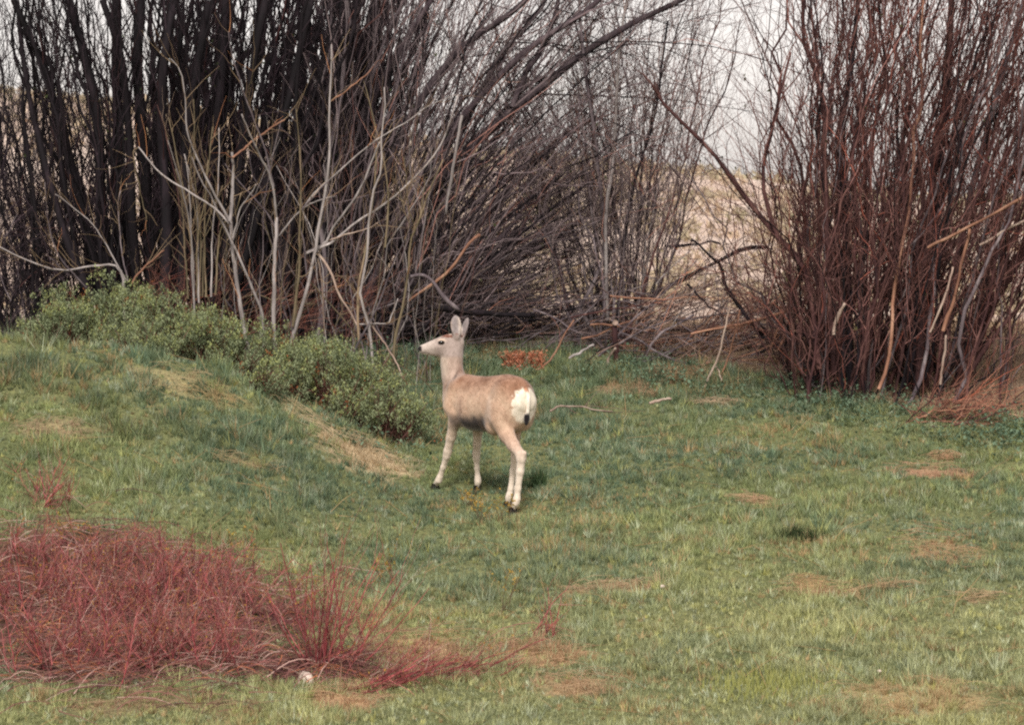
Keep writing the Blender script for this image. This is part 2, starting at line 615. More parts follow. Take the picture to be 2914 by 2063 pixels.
# flattened dead stems on the dry patches and along the bank
vs, fs, cs = [], [], []
nst = 0
P3, R3, C3 = [], [], []
for (cx, cy, rx, ry, st, tint_) in _straw:
    q = int(min(200, 30 + 420 * st * rx * ry))
    for _ in range(q):
        a = rng.uniform(0, 2 * math.pi)
        r = math.sqrt(rng.random()) * 1.05
        px_, py_ = cx + math.cos(a) * r * rx, cy + math.sin(a) * r * ry
        d = rng.normal(0, .6)
        ln = rng.uniform(.03, .16)
        dx, dy = math.cos(d) * ln, math.sin(d) * ln * .8
        xs_ = np.array([px_ - dx, px_, px_ + dx])
        ys_ = np.array([py_ - dy, py_, py_ + dy])
        zs_ = ground(xs_, ys_) + rng.uniform(.01, .05) + np.array([0, rng.uniform(0, .03), 0])
        P3.append(np.stack([xs_, ys_, zs_], -1))
        R3.append([.0014, .0020, .0010])
        C3.append(tint_ * rng.uniform(.8, 1.2))
for _ in range(300):
    py_ = rng.uniform(23.5, 34.5)
    px_ = rng.uniform(-1, 1) * (.1313 * py_ + .6)
    d = rng.uniform(0, math.pi)
    ln = rng.uniform(.05, .22)
    dx, dy = math.cos(d) * ln, math.sin(d) * ln
    xs_ = np.array([px_ - dx, px_, px_ + dx])
    ys_ = np.array([py_ - dy, py_, py_ + dy])
    up_ = rng.uniform(0, .16) if rng.random() < .4 else rng.uniform(0, .03)
    P3.append(np.stack([xs_, ys_, ground(xs_, ys_) + .03 + np.array([0, up_ * .6, up_])], -1))
    R3.append([.0026, .0022, .0012])
    C3.append(srgb(196, 164, 118) * rng.uniform(.7, 1.1))
v, f, st_ = tubes(np.array(P3), np.array(R3), 3)
c = np.repeat(np.array(C3), st_, axis=0)
o = new_mesh('dry_stalks', v, f, c, M['grass'])
tag(o, 'loose dry stalks strewn over the turf', 'dry stalks', kind='stuff')
nl = 60000
yl = rng.uniform(32.6, 44, nl)
xl = rng.uniform(-1, 1, nl) * (.1313 * yl + 1)
ok = (yl > lawn_edge(xl) - .1)
xl, yl = xl[ok], yl[ok]
nl = len(xl)
kl = rng.random((nl, 1))
v, f, c = blades(xl, yl, rng.uniform(.04, .13, nl), rng.uniform(.006, .012, nl), (srgb(150, 122, 98) * (1 - kl) + srgb(206, 182, 146) * kl) * rng.uniform(.6, 1.1, (nl, 1)), 1.1)
st_ = None
o = new_mesh('dead_grass', v, f, c, M['grass'])
tag(o, 'tan dead grass under and behind the willows', 'dead grass', kind='stuff')

# broad-leaved weeds under the willows and behind the deer
NW = 15000
y = rng.uniform(31.0, 37.0, NW)
x = rng.uniform(-2.6, 5.6, NW)
edge = lawn_edge(x)
dens = np.exp(-((y - (edge - .7)) / .75) ** 2)
dens = np.maximum(dens, .9 * np.exp(-((x + 1.0) / .55) ** 2 - ((y - 31.6) / .7) ** 2))
dens *= sstep(.36, .62, fbm(x, y, 1.4))
ok = rng.random(NW) < dens
x, y = x[ok], y[ok]
n = len(x)
LL = 5
xx = np.repeat(x, LL) + rng.normal(0, .035, n * LL)
yy = np.repeat(y, LL) + rng.normal(0, .035, n * LL)
zz = ground(xx, yy) + np.repeat(rng.uniform(.03, .15, n), LL) * rng.uniform(.3, 1.1, n * LL)
nn = n * LL
a = rng.uniform(0, 2 * math.pi, nn)
ln = rng.uniform(.018, .045, nn)
up = rng.uniform(-.2, .9, nn)
ax = np.stack([np.cos(a), np.sin(a), up], -1) * ln[:, None]
sd_ = np.stack([-np.sin(a), np.cos(a), rng.normal(0, .2, nn)], -1) * (ln * .34)[:, None]
b0 = np.stack([xx, yy, zz], -1)
v = np.stack([b0, b0 + ax * .55 + sd_, b0 + ax, b0 + ax * .55 - sd_], 1).reshape(-1, 3)
f = np.arange(4 * nn).reshape(-1, 4)
k = rng.random((nn, 1))
c = np.repeat((srgb(84, 104, 84) * (1 - k) + srgb(124, 144, 118) * k), 4, axis=0)
o = new_mesh('leafy_weeds', v, f, c, M['leaf'])
tag(o, 'blue green leafy weeds along the foot of the willows', 'weeds', kind='stuff')


# ------------------------------------------------------------------ deer
def build_deer():
    Y0 = 29.67
    CS = .3695

    def toworld(cx, cy, d):
        return P(1150 + cx * CS, 880 + cy * CS, Y0 + d)
    ph = math.radians(50)
    ch, sh = math.cos(ph), math.sin(ph)
    hvec = np.array([-ch, sh])
    lvec = np.array([-sh, -ch])
    HX = .205

    def st_of(cx, t):
        x_ = (cx - 620) / 1000.0
        s_ = (HX - x_ - sh * t) / ch
        return s_, .15 + sh * s_ - ch * t

    def nd(cx, cy, t):
        s_, d_ = st_of(cx, t)
        return toworld(cx, cy, d_)
    O = toworld(825, 700, .15)
    zref = -.05
    vox = .0075
    lo = np.array([O[0] - .80, Y0 - .22, zref - .06])
    hi = np.array([O[0] + .28, Y0 + 1.0, zref + 1.62])
    dims = np.ceil((hi - lo) / vox).astype(int)
    field = np.full(dims, .5, dtype=np.float32)
    ax = [lo[i] + vox * np.arange(dims[i]) for i in range(3)]

    def add(bmin, bmax, fn, k=.03, sub=False):
        i0 = np.clip(((np.asarray(bmin) - .09 - lo) / vox).astype(int), 0, dims)
        i1 = np.clip(((np.asarray(bmax) + .09 - lo) / vox).astype(int) + 1, 0, dims)
        sl = tuple(slice(a_, b_) for a_, b_ in zip(i0, i1))
        gx, gy, gz = np.meshgrid(ax[0][sl[0]], ax[1][sl[1]], ax[2][sl[2]], indexing='ij')
        d_ = fn(np.stack([gx, gy, gz], -1)).astype(np.float32)
        A = field[sl]
        if sub:
            field[sl] = np.maximum(A, -d_)
        else:
            h_ = np.clip(.5 + .5 * (A - d_) / k, 0, 1)
            field[sl] = A * (1 - h_) + d_ * h_ - k * h_ * (1 - h_)

    def cone(a_, b_, ra, rb, k=.03):
        a_, b_ = np.asarray(a_), np.asarray(b_)
        r_ = max(ra, rb)

        def fn(p):
            ab = b_ - a_
            t_ = np.clip(((p - a_) @ ab) / (ab @ ab), 0, 1)
            q = p - a_ - t_[..., None] * ab
            return np.sqrt((q * q).sum(-1)) - (ra + (rb - ra) * t_)
        add(np.minimum(a_, b_) - r_, np.maximum(a_, b_) + r_, fn, k)

    def ell(c_, axes, r_, k=.03, sub=False):
        c_ = np.asarray(c_)
        axes = np.asarray(axes, float)
        axes = axes / np.linalg.norm(axes, axis=1, keepdims=True)
        r_ = np.asarray(r_)

        def fn(p):
            q = (p - c_) @ axes.T
            k0 = np.sqrt(((q / r_) ** 2).sum(-1))
            k1 = np.sqrt(((q / r_ ** 2) ** 2).sum(-1)) + 1e-6
            return k0 * (k0 - 1) / k1
        R_ = r_.max()
        add(c_ - R_, c_ + R_, fn, k, sub)

    def dense(tab):
        tab = np.array(tab, float)
        u = np.linspace(tab[0, 0], tab[-1, 0], 200)
        cols = [u]
        ker = np.hanning(23)
        ker /= ker.sum()
        for j in range(1, tab.shape[1]):
            q = np.interp(u, tab[:, 0], tab[:, j])
            q = np.convolve(np.pad(q, 11, mode='reflect', reflect_type='odd'), ker, 'valid')
            cols.append(q)
        return np.array(cols)

    T = dense([(-.175, .90, .76, .07), (-.13, .965, .66, .115), (-.06, 1.01, .60, .150), (.04, 1.025, .585, .165), (.15, 1.012, .585, .172),
               (.3, .998, .570, .166), (.44, 1.0, .572, .158), (.55, 1.012, .60, .142), (.64, 1.0, .635, .128), (.70, .955, .68, .104), (.75, .90, .73, .072), (.775, .86, .77, .05)])

    def loc(p):
        q = p[..., :2] - O[:2]
        return q @ hvec, q @ lvec, p[..., 2] - zref

    def torso(p):
        s_, t_, z_ = loc(p)
        sc_ = np.clip(s_, T[0, 0], T[0, -1])
        top, bot, hw = (np.interp(sc_, T[0], T[j]) for j in (1, 2, 3))
        zc, hz = (top + bot) / 2, (top - bot) / 2
        zz_ = (z_ - zc) / hz
        w_ = hw * (1 - .20 * np.clip(zz_, 0, 1) ** 1.5)
        q = (np.abs(t_ / w_) ** 2.2 + np.abs(zz_) ** 2.2) ** (1 / 2.2)
        d_ = (q - 1) * np.minimum(hw, hz)
        ex = np.abs(s_ - sc_)
        return np.where(ex > 0, np.sqrt(np.maximum(d_, 0) ** 2 + ex ** 2) + np.minimum(d_, 0) * .2, d_)
    cs = [np.r_[O[:2] + hvec * s_ + lvec * t_, z_ + zref] for s_ in (-.2, .85) for t_ in (-.2, .2) for z_ in (.55, 1.05)]
    add(np.min(cs, 0), np.max(cs, 0), torso, .03)

    # haunches and shoulders
    for sg in (1, -1):
        def L(s_, t_, z_):
            return np.r_[O[:2] + hvec * s_ + lvec * (t_ * sg), z_ + zref]
        cone(L(-.03, .065, .87), L(.0, .075, .74), .105, .108, .05)
        cone(L(.0, .075, .74), L(.085, .095, .63), .108, .075, .05)
        cone(L(-.10, .062, .80), L(-.06, .070, .66), .080, .066, .05)
        cone(L(.57, .07, .90), L(.60, .078, .76), .072, .072, .05)
        cone(L(.60, .078, .76), L(.55, .085, .67), .070, .058, .04)
    # legs: list of (cx, cy, lateral, radius)
    LEGS = {
        'lf': [(410, 800, .095, .056), (385, 880, .088, .044), (362, 985, .07, .036), (336, 1095, .055, .031), (328, 1130, .052, .028),
               (302, 1215, .043, .0205), (276, 1290, .036, .022), (266, 1318, .034, .025), (240, 1352, .03, .020)],
        'rf': [(560, 830, -.10, .056), (568, 930, -.125, .040), (562, 1040, -.15, .030), (556, 1110, -.165, .0285), (557, 1145, -.168, .026),
               (561, 1225, -.175, .0185), (567, 1300, -.183, .021), (568, 1325, -.185, .024), (562, 1366, -.187, .019)],
        'lh': [(745, 850, .115, .085), (790, 965, .105, .060), (842, 1050, .096, .047), (896, 1118, .09, .036), (902, 1150, .09, .035),
               (893, 1250, .088, .029), (875, 1380, .087, .0245), (868, 1460, .088, .025), (860, 1490, .088, .027), (838, 1535, .09, .021)],
        'rh': [(835, 850, -.07, .070), (838, 965, -.07, .056), (845, 1050, -.06, .045), (862, 1112, -.05, .034), (856, 1145, -.048, .033),
               (840, 1250, -.044, .026), (822, 1380, -.04, .0215), (814, 1425, -.04, .024), (806, 1450, -.04, .0245), (798, 1488, -.04, .020)],
    }
    hoof_at = {}
    for nm, pts_ in LEGS.items():
        w_ = [nd(a_, b_, c_) for a_, b_, c_, r_ in pts_]
        for i in range(len(w_) - 1):
            cone(w_[i], w_[i + 1], pts_[i][3], pts_[i + 1][3], .018)
        hoof_at[nm] = (w_[-2], w_[-1])
    for nm, (cx, cy, t_) in {'l': (926, 1108, .09), 'r': (884, 1104, -.05)}.items():     # point of the hock
        a_ = nd(cx, cy, t_)
        cone(a_, nd(cx - 22, cy + 46, t_), .019, .022, .025)
    # neck
    DN = .15 + sh * .70
    NK = [(415, 660, DN - .03, .100), (395, 585, DN - .01, .088), (374, 500, DN, .076), (365, 420, DN, .074), (369, 350, DN, .076), (385, 290, DN, .070)]
    w_ = [toworld(a_, b_, c_) for a_, b_, c_, r_ in NK]
    for i in range(len(w_) - 1):
        cone(w_[i], w_[i + 1], NK[i][3], NK[i + 1][3], .045)
    cone(np.r_[O[:2] - hvec * .09, .90 + zref], np.r_[O[:2] - hvec * .085, .70 + zref], .085, .07, .05)
    # brisket
    cone(toworld(372, 640, DN - .06), toworld(392, 730, DN - .08), .050, .06, .05)
    # head: profile table in the picture, with lateral half width
    HT = dense([(104, 296, 312, .014), (112, 286, 326, .024), (130, 276, 345, .030), (165, 261, 352, .034), (200, 245, 355, .037), (240, 228, 362, .046),
                (285, 207, 371, .060), (330, 192, 376, .064), (380, 184, 366, .062), (430, 197, 335, .05), (458, 235, 290, .03)])
    dhead = DN

    def yh(cx):
        return Y0 + dhead - .045 * np.clip((380 - cx) / 270, 0, 1)

    def tocrop(p):
        a_, b_ = proj(p)
        return (a_ - 1150) / CS, (b_ - 880) / CS

    def head(p):
        cx, cy = tocrop(p)
        cc_ = np.clip(cx, HT[0, 0], HT[0, -1])
        top, bot, hw = (np.interp(cc_, HT[0], HT[j]) for j in (1, 2, 3))
        zc, hz = (top + bot) / 2, (bot - top) / 2000
        zz_ = (cy - zc) / 1000 / hz
        # narrow lower jaw, broad brow
        w_ = hw * (1 - .30 * np.clip(zz_, 0, 1))
        q = np.sqrt(((p[..., 1] - yh(cx)) / w_) ** 2 + zz_ ** 2)
        d_ = (q - 1) * np.minimum(hw, hz)
        ex = np.abs(cx - cc_) / 1000
        return np.where(ex > 0, np.sqrt(np.maximum(d_, 0) ** 2 + ex ** 2), d_)
    a_, b_ = toworld(95, 400, dhead - .1), toworld(470, 170, dhead + .1)
    add(np.minimum(a_, b_), np.maximum(a_, b_), head, .02)
    # brow ridge and jaw muscle on both sides
    for sg in (-1, 1):
        ell(toworld(292, 238, dhead + sg * .048), np.eye(3), (.034, .016, .013), .012)
        ell(toworld(330, 310, dhead + sg * .045), np.eye(3), (.055, .022, .045), .02)
    # ears: flattened leaf shapes with a hollow
    c1 = toworld(400, 128, dhead - .055)
    e1 = np.array([-.10, .0, 1.0])
    wv = np.array([.95, .30, .05])
    tv = np.cross(e1, wv)
    ell(c1, [e1, wv, tv], (.085, .045, .013), .012)
    cone(toworld(404, 215, dhead - .045), toworld(400, 165, dhead - .053), .026, .022, .02)
    tvn = tv / np.linalg.norm(tv)
    sgn = -1 if tvn[1] > 0 else 1
    ell(c1 + tvn * sgn * .016 + e1 * .004, [e1, wv, tv], (.075, .028, .012), .01, True)
    c2 = toworld(466, 142, dhead + .07)
    e2 = np.array([.25, .2, 1.0])
    wv2 = np.array([.55, -.80, -.06])
    tv2 = np.cross(e2, wv2)
    ell(c2, [e2, wv2, tv2], (.085, .040, .013), .012)
    cone(toworld(440, 215, dhead + .045), toworld(452, 175, dhead + .06), .026, .022, .02)

    # ---- surface nets
    S = field < 0
    cnr = [(i, j, k_) for i in (0, 1) for j in (0, 1) for k_ in (0, 1)]
    nxx, nyy, nzz = dims
    cells = np.zeros((nxx - 1, nyy - 1, nzz - 1), dtype=np.int8)
    for i, j, k_ in cnr:
        cells += S[i:nxx - 1 + i, j:nyy - 1 + j, k_:nzz - 1 + k_]
    act = (cells > 0) & (cells < 8)
    ci = np.argwhere(act)
    vid = np.full(act.shape, -1, dtype=np.int64)
    vid[act] = np.arange(len(ci))
    acc = np.zeros((len(ci), 3))
    cnt = np.zeros(len(ci))
    for a_ in cnr:
        for d_ in range(3):
            if a_[d_] == 1:
                continue
            b_ = list(a_)
            b_[d_] = 1
            fa = field[ci[:, 0] + a_[0], ci[:, 1] + a_[1], ci[:, 2] + a_[2]]
            fb = field[ci[:, 0] + b_[0], ci[:, 1] + b_[1], ci[:, 2] + b_[2]]
            cr = (fa < 0) != (fb < 0)
            tt = np.where(cr, fa / np.where(np.abs(fa - fb) < 1e-9, 1, fa - fb), 0)
            pt = np.tile(np.array(a_, float), (len(ci), 1))
            pt[:, d_] = tt
            acc[cr] += pt[cr]
            cnt[cr] += 1
    verts = lo + vox * (ci + acc / cnt[:, None])
    quads = []
    for d_ in range(3):
        sl0 = [slice(0, n_) for n_ in dims]
        sl1 = [slice(0, n_) for n_ in dims]
        sl0[d_] = slice(0, dims[d_] - 1)
        sl1[d_] = slice(1, dims[d_])
        fl = S[tuple(sl0)] != S[tuple(sl1)]
        ee = np.argwhere(fl)
        ins = S[ee[:, 0], ee[:, 1], ee[:, 2]]
        u_, w2 = [(1, 2), (2, 0), (0, 1)][d_]
        q = []
        for (du, dw) in ((0, 0), (-1, 0), (-1, -1), (0, -1)):
            cc_ = ee.copy()
            cc_[:, u_] += du
            cc_[:, w2] += dw
            cc_ = np.clip(cc_, 0, np.array(act.shape) - 1)
            q.append(vid[cc_[:, 0], cc_[:, 1], cc_[:, 2]])
        q = np.stack(q, -1)
        q[~ins] = q[~ins][:, ::-1]
        quads.append(q)
    quads = np.concatenate(quads)
    quads = quads[(quads >= 0).all(1)]
    # light smoothing
    for it in range(3):
        s_ = np.zeros_like(verts)
        c_ = np.zeros(len(verts))
        for a_, b_ in ((0, 1), (1, 2), (2, 3), (3, 0)):
            np.add.at(s_, quads[:, a_], verts[quads[:, b_]])
            np.add.at(s_, quads[:, b_], verts[quads[:, a_]])
            np.add.at(c_, quads[:, a_], 1)
            np.add.at(c_, quads[:, b_], 1)
        verts = verts * .6 + .4 * s_ / np.maximum(c_, 1)[:, None]
    nrm = np.zeros_like(verts)
    fn_ = np.cross(verts[quads[:, 2]] - verts[quads[:, 0]], verts[quads[:, 3]] - verts[quads[:, 1]])
    for a_ in range(4):
        np.add.at(nrm, quads[:, a_], fn_)
    nrm /= np.linalg.norm(nrm, axis=1, keepdims=True) + 1e-12

    # ---- coat colours
    s_, t_, z_ = loc(verts)
    cx, cy = tocrop(verts)
    nz_ = fbm(verts[:, 0] * 3 + verts[:, 2] * 2, verts[:, 1] * 3 + verts[:, 2], 5.0)
    C = np.tile(srgb(200, 168, 140), (len(verts), 1))

    def mixc(c_, w_):
        nonlocal C
        w_ = np.clip(w_, 0, 1)[:, None]
        C = C * (1 - w_) + srgb(*c_) * w_
    top = np.interp(s_, T[0], T[1])
    isbody = (z_ > .52) & (s_ < .85) & ~((cy < 480) & (cx < 460))
    mixc((128, 86, 60), isbody * sstep(.20, .02, top - z_ + .05 * (nz_ - .5)))
    mixc((184, 142, 116), isbody * sstep(.2, .9, nz_) * .5)
    # grey brown centre of the haunch
    mixc((166, 130, 106), .75 * np.exp(-((s_ - .02) / .10) ** 2 - ((z_ - .73) / .11) ** 2))
    # belly and armpit: dark hair, with the shade underneath painted in
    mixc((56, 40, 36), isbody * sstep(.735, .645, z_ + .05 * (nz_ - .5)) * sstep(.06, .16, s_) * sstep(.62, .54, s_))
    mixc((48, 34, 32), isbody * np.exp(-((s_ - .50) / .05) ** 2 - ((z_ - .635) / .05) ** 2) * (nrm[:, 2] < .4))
    # legs
    leg = sstep(.60, .44, z_ - .08 * np.clip(s_, 0, 1))
    mixc((236, 218, 198), leg)
    gas = np.exp(-((z_ - .50) / .10) ** 2) * (s_ < .25)
    mixc((186, 150, 128), gas * .8)
    knee = np.exp(-((z_ - .40 - .12) / .16) ** 2) * (s_ > .45)
    mixc((206, 176, 154), knee * .5)
    # rump patch and inner thighs
    rear = -(nrm[:, 0] * hvec[0] + nrm[:, 1] * hvec[1])
    rr_ = np.sqrt((t_ / .122) ** 2 + ((z_ - .79) / .135) ** 2) + .22 * (vnoise(verts[:, 0] + verts[:, 1], verts[:, 2], 55.0) - .5)
    rp_ = sstep(.05, .30, rear) * sstep(-.05, -.08, s_) * sstep(1.08, .90, rr_)
    mixc((250, 236, 214), rp_)
    mixc((150, 106, 80), sstep(.88, .92, z_) * (s_ < -.05) * sstep(.035, .015, np.abs(t_)))
    # neck
    inneck = sstep(.84, .98, z_ - .25 * (cx - 380) / 1000) * (cx < 470) * (verts[:, 1] > Y0 + .45) * sstep(.50, .60, s_)
    mixc((186, 160, 144), inneck * sstep(640, 500, cy))
    mixc((70, 48, 42), np.exp(-((cx - 402 - .55 * (505 - cy)) / 11) ** 2) * sstep(455, 475, cy) * sstep(560, 520, cy) * (cx < 470) * .8)  # shadow in the crease behind the neck, painted on the coat
    mixc((206, 184, 166), inneck * sstep(360, 300, cx) * sstep(600, 450, cy))
    mixc((150, 116, 98), inneck * sstep(395, 440, cx) * sstep(380, 460, cy) * .8)
    # head
    hd = (cy < 385) & (cx < 470) & (z_ > 1.1)
    mixc((168, 150, 142), hd * sstep(385, 350, cy) * .9)
    mixc((206, 190, 178), hd * sstep(270, 180, cx) * .8)
    mixc((128, 80, 62), hd * (nrm[:, 2] > .25) * sstep(270, 310, cx) * (cy < 218))
    mixc((226, 196, 168), hd * np.exp(-((cx - 290) / 26) ** 2 - ((cy - 237) / 9) ** 2))
    mixc((90, 74, 70), hd * np.exp(-((cx - 268) / 12) ** 2 - ((cy - 262) / 8) ** 2) * .7)
    mixc((240, 232, 214), hd * (cx < 175) * sstep(335, 346, cy))
    mixc((84, 66, 62), hd * np.exp(-((cy - 336) / 3.5) ** 2) * (cx < 195) * .8)
    mixc((28, 22, 24), hd * sstep(142, 130, cx) * (cy > 284) * (cy < 326))
    # ears
    er = (cy < 200) & (cx > 345) & (z_ > 1.2)
    mixc((158, 146, 144), er * sstep(205, 170, cy))
    mixc((222, 204, 190), er * sstep(408, 428, cx - .10 * (cy - 120)) * (cx < 450) * .8)
    mixc((206, 178, 160), er * sstep(372, 362, cx) * .6)
    mixc((112, 100, 100), er * sstep(445, 460, cx) * .5)
    mixc((214, 184, 162), np.exp(-((cx - 655) / 14) ** 2) * sstep(640, 700, cy) * sstep(880, 820, cy) * .6 * (t_ > 0))  # light edge of the flank crease, painted on the coat
    mixc((140, 106, 88), np.exp(-((cx - 432) / 12) ** 2) * sstep(640, 720, cy) * sstep(860, 800, cy) * .6 * (t_ > 0))  # shade in the crease behind the shoulder, painted on the coat
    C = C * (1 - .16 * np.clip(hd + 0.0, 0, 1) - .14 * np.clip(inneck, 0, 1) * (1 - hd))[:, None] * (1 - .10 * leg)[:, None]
    C = (C * .84 + .16 * C.mean(1, keepdims=True) * np.array([1.12, .98, .88])) * np.minimum(1.08, .84 / C.max(1, keepdims=True))
    root = thing('deer', 'tan mule deer doe with white rump standing in the grass looking left', 'deer', (O[0], O[1], float(ground(O[0], O[1]))))
    rl = np.array(root.location)
    m_, nt_, out_ = mat_new('deer_coat')
    at_ = nt_.nodes.new('ShaderNodeVertexColor')
    at_.layer_name = 'Col'
    nz1, rp1 = noise_ramp(nt_, 38, [(.3, (.80, .79, .77)), (.7, (1.12, 1.12, 1.12))], 8, 'Object', (1, 1, .6))
    mx_ = nt_.nodes.new('ShaderNodeMix')
    mx_.data_type = 'RGBA'
    mx_.blend_type = 'MULTIPLY'
    mx_.inputs['Factor'].default_value = 1
    nt_.links.new(at_.outputs[0], mx_.inputs['A'])
    nt_.links.new(rp1.outputs[0], mx_.inputs['B'])
    b_ = nt_.nodes.new('ShaderNodeBsdfPrincipled')
    b_.inputs['Roughness'].default_value = .85
    b_.inputs['Specular IOR Level'].default_value = .15
    b_.inputs['Sheen Weight'].default_value = .25
    b_.inputs['Sheen Roughness'].default_value = .5
    nt_.links.new(mx_.outputs['Result'], b_.inputs['Base Color'])
    bp_ = nt_.nodes.new('ShaderNodeBump')
    bp_.inputs['Strength'].default_value = .5
    bp_.inputs['Distance'].default_value = .006
    nt_.links.new(nz1.outputs['Fac'], bp_.inputs['Height'])
    nt_.links.new(bp_.outputs[0], b_.inputs['Normal'])
    nt_.links.new(b_.outputs[0], out_.inputs[0])
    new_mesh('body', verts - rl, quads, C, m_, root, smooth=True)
    # coat hair: short flat hairs lying backwards and down
    nh = 12000
    pick = rng.integers(0, len(verts), nh)
    b_h = verts[pick] + rng.normal(0, .004, (nh, 3))
    thin = (rp_[pick] > .3) | (z_[pick] < .45)
    flow = np.tile(np.array([-hvec[0], -hvec[1], -.75]), (nh, 1))
    hl = (cy[pick] < 385) & (cx[pick] < 470) & (z_[pick] > 1.1)
    flow[hl] = np.array([1.0, 0, -.15])
    nk = (z_[pick] > .98) & ~hl
    flow[nk & (s_[pick] > .6)] = np.array([.15, 0, -1.0])
    flow[z_[pick] < .55] = np.array([.1, 0, -1.0])
    flow += rng.normal(0, .3, (nh, 3))
    nn_ = nrm[pick]
    flow -= nn_ * (flow * nn_).sum(1, keepdims=True)
    flow /= np.linalg.norm(flow, axis=1, keepdims=True) + 1e-9
    hlen = rng.uniform(.010, .024, (nh, 1)) * np.where(hl | (z_[pick] < .5), .55, 1.0)[:, None] * np.where(thin & (rng.random(nh) < .75), .05, 1.0)[:, None]
    sdh = np.cross(nn_, flow) * .0011
    t_h = b_h + flow * hlen + nn_ * hlen * .14
    v_h = np.stack([b_h - sdh, b_h + sdh, t_h], 1).reshape(-1, 3)
    c_h = np.repeat(np.clip(C[pick] * rng.uniform(.92, 1.08, (nh, 1)), 0, .9), 3, axis=0)
    fur = new_mesh('fur', v_h - rl, np.arange(3 * nh).reshape(-1, 3), c_h, M['fur'], root)
    fur['kind'] = 'stuff'

    # eyes
    me_, nte, oute = mat_new('deer_eye')
    be = nte.nodes.new('ShaderNodeBsdfPrincipled')
    nze, rpe = noise_ramp(nte, 30, [(.3, (.004, .003, .003)), (.8, (.02, .012, .008))])
    nte.links.new(rpe.outputs[0], be.inputs['Base Color'])
    be.inputs['Roughness'].default_value = .15
    nte.links.new(be.outputs[0], oute.inputs[0])
    uu, vv = np.meshgrid(np.linspace(0, 2 * math.pi, 17)[:-1], np.linspace(.05, math.pi - .05, 9), indexing='ij')
    sph = np.stack([np.cos(uu) * np.sin(vv), np.sin(uu) * np.sin(vv), np.cos(vv)], -1)
    ids = np.arange(16 * 9).reshape(16, 9)
    sf_ = np.stack([ids[:, :-1], np.roll(ids, -1, 0)[:, :-1], np.roll(ids, -1, 0)[:, 1:], ids[:, 1:]], -1).reshape(-1, 4)
    for sg in (-1, 1):
        c_ = toworld(287, 256, dhead - .012 + sg * .060)
        new_mesh('eye', sph.reshape(-1, 3) * np.array([.026, .015, .0155]) + c_ - rl, sf_, None, me_, root, smooth=True)
    # hooves: two toes each
    mh = bark('hoof_horn', [(.3, lin(26, 22, 24)), (.8, lin(60, 52, 50))], 30, .5, .1)
    for nm, (fet, toe) in hoof_at.items():
        gz = float(ground(toe[0], toe[1]))
        fw = np.array([toe[0] - fet[0], toe[1] - fet[1]])
        fw = hvec * .7 + .3 * fw / (np.linalg.norm(fw) + 1e-6)
        fw /= np.linalg.norm(fw)
        sdv = np.array([-fw[1], fw[0]])
        V, Fq = [], []
        for sg in (-1, 1):
            b0_ = len(V)
            rings = [(-.012, .018, .0, .018), (-.004, .017, .012, .022), (.006, .015, .022, .022)]
            zt = toe[2] + .012
            zb = min(toe[2] - .035, gz + .0)
            for fz, (l0, l1, hw_) in ((zt, (-.024, .018, .013)), (.5 * (zt + zb), (-.028, .034, .0155)), (zb, (-.024, .042, .0145))):
                for a_ in np.linspace(0, 2 * math.pi, 9)[:-1]:
                    ln_ = l1 if math.cos(a_) > 0 else -l0
                    pp = np.array([toe[0], toe[1]]) + fw * math.cos(a_) * ln_ + sdv * (sg * .0145 + math.sin(a_) * hw_)
                    V.append((pp[0], pp[1], fz))
            for r_ in range(2):
                for a_ in range(8):
                    Fq.append((b0_ + r_ * 8 + a_, b0_ + r_ * 8 + (a_ + 1) % 8, b0_ + r_ * 8 + 8 + (a_ + 1) % 8, b0_ + r_ * 8 + 8 + a_))
            for r_ in (0, 2):
                Fq += [(b0_ + r_ * 8, b0_ + r_ * 8 + 1, b0_ + r_ * 8 + 2, b0_ + r_ * 8 + 3), (b0_ + r_ * 8, b0_ + r_ * 8 + 3, b0_ + r_ * 8 + 4, b0_ + r_ * 8 + 7),
                       (b0_ + r_ * 8 + 4, b0_ + r_ * 8 + 5, b0_ + r_ * 8 + 6, b0_ + r_ * 8 + 7)]
        new_mesh('hoof', np.array(V) - rl, np.array(Fq), None, mh, root, smooth=True)
    # tail: slim white rope with a black tip
    tp = [nd(930, 618, 0), nd(944, 660, 0), nd(942, 720, 0), nd(936, 790, 0), nd(932, 815, 0), nd(930, 855, 0), nd(927, 895, 0)]
    tp = [q + np.array([-hvec[0], -hvec[1], 0]) * o_ for q, o_ in zip(tp, (.0, .012, .022, .022, .022, .02, .018))]
    pp = catmull(tp, 22)
    rr = np.interp(np.linspace(0, 1, 22), [0, .2, .6, .68, .8, .93, 1], [.022, .017, .013, .017, .024, .017, .004])
    v_, f_, _k = tubes(pp[None], rr[None], 9)
    tcx, tcy = tocrop(v_)
    cw = sstep(795, 812, tcy)[:, None]
    tb = sstep(650, 625, tcy)[:, None]
    cl_ = (srgb(242, 230, 214) * (1 - cw) + srgb(26, 20, 24) * cw) * (1 - tb) + srgb(178, 128, 98) * tb
    new_mesh('tail', v_ - rl, f_, cl_, m_, root, smooth=True)
    return root


build_deer()


# ------------------------------------------------------------------ woody plants
def stem_part(name, pts, rad, mat, parent, sides=6, extra_smooth=True, origin=None):
    v, f, _ = tubes(np.asarray(pts)[None], np.asarray(rad)[None], sides)
    return new_mesh(name, v - np.array(parent.location if origin is None else origin), f, None, mat, parent, smooth=extra_smooth)


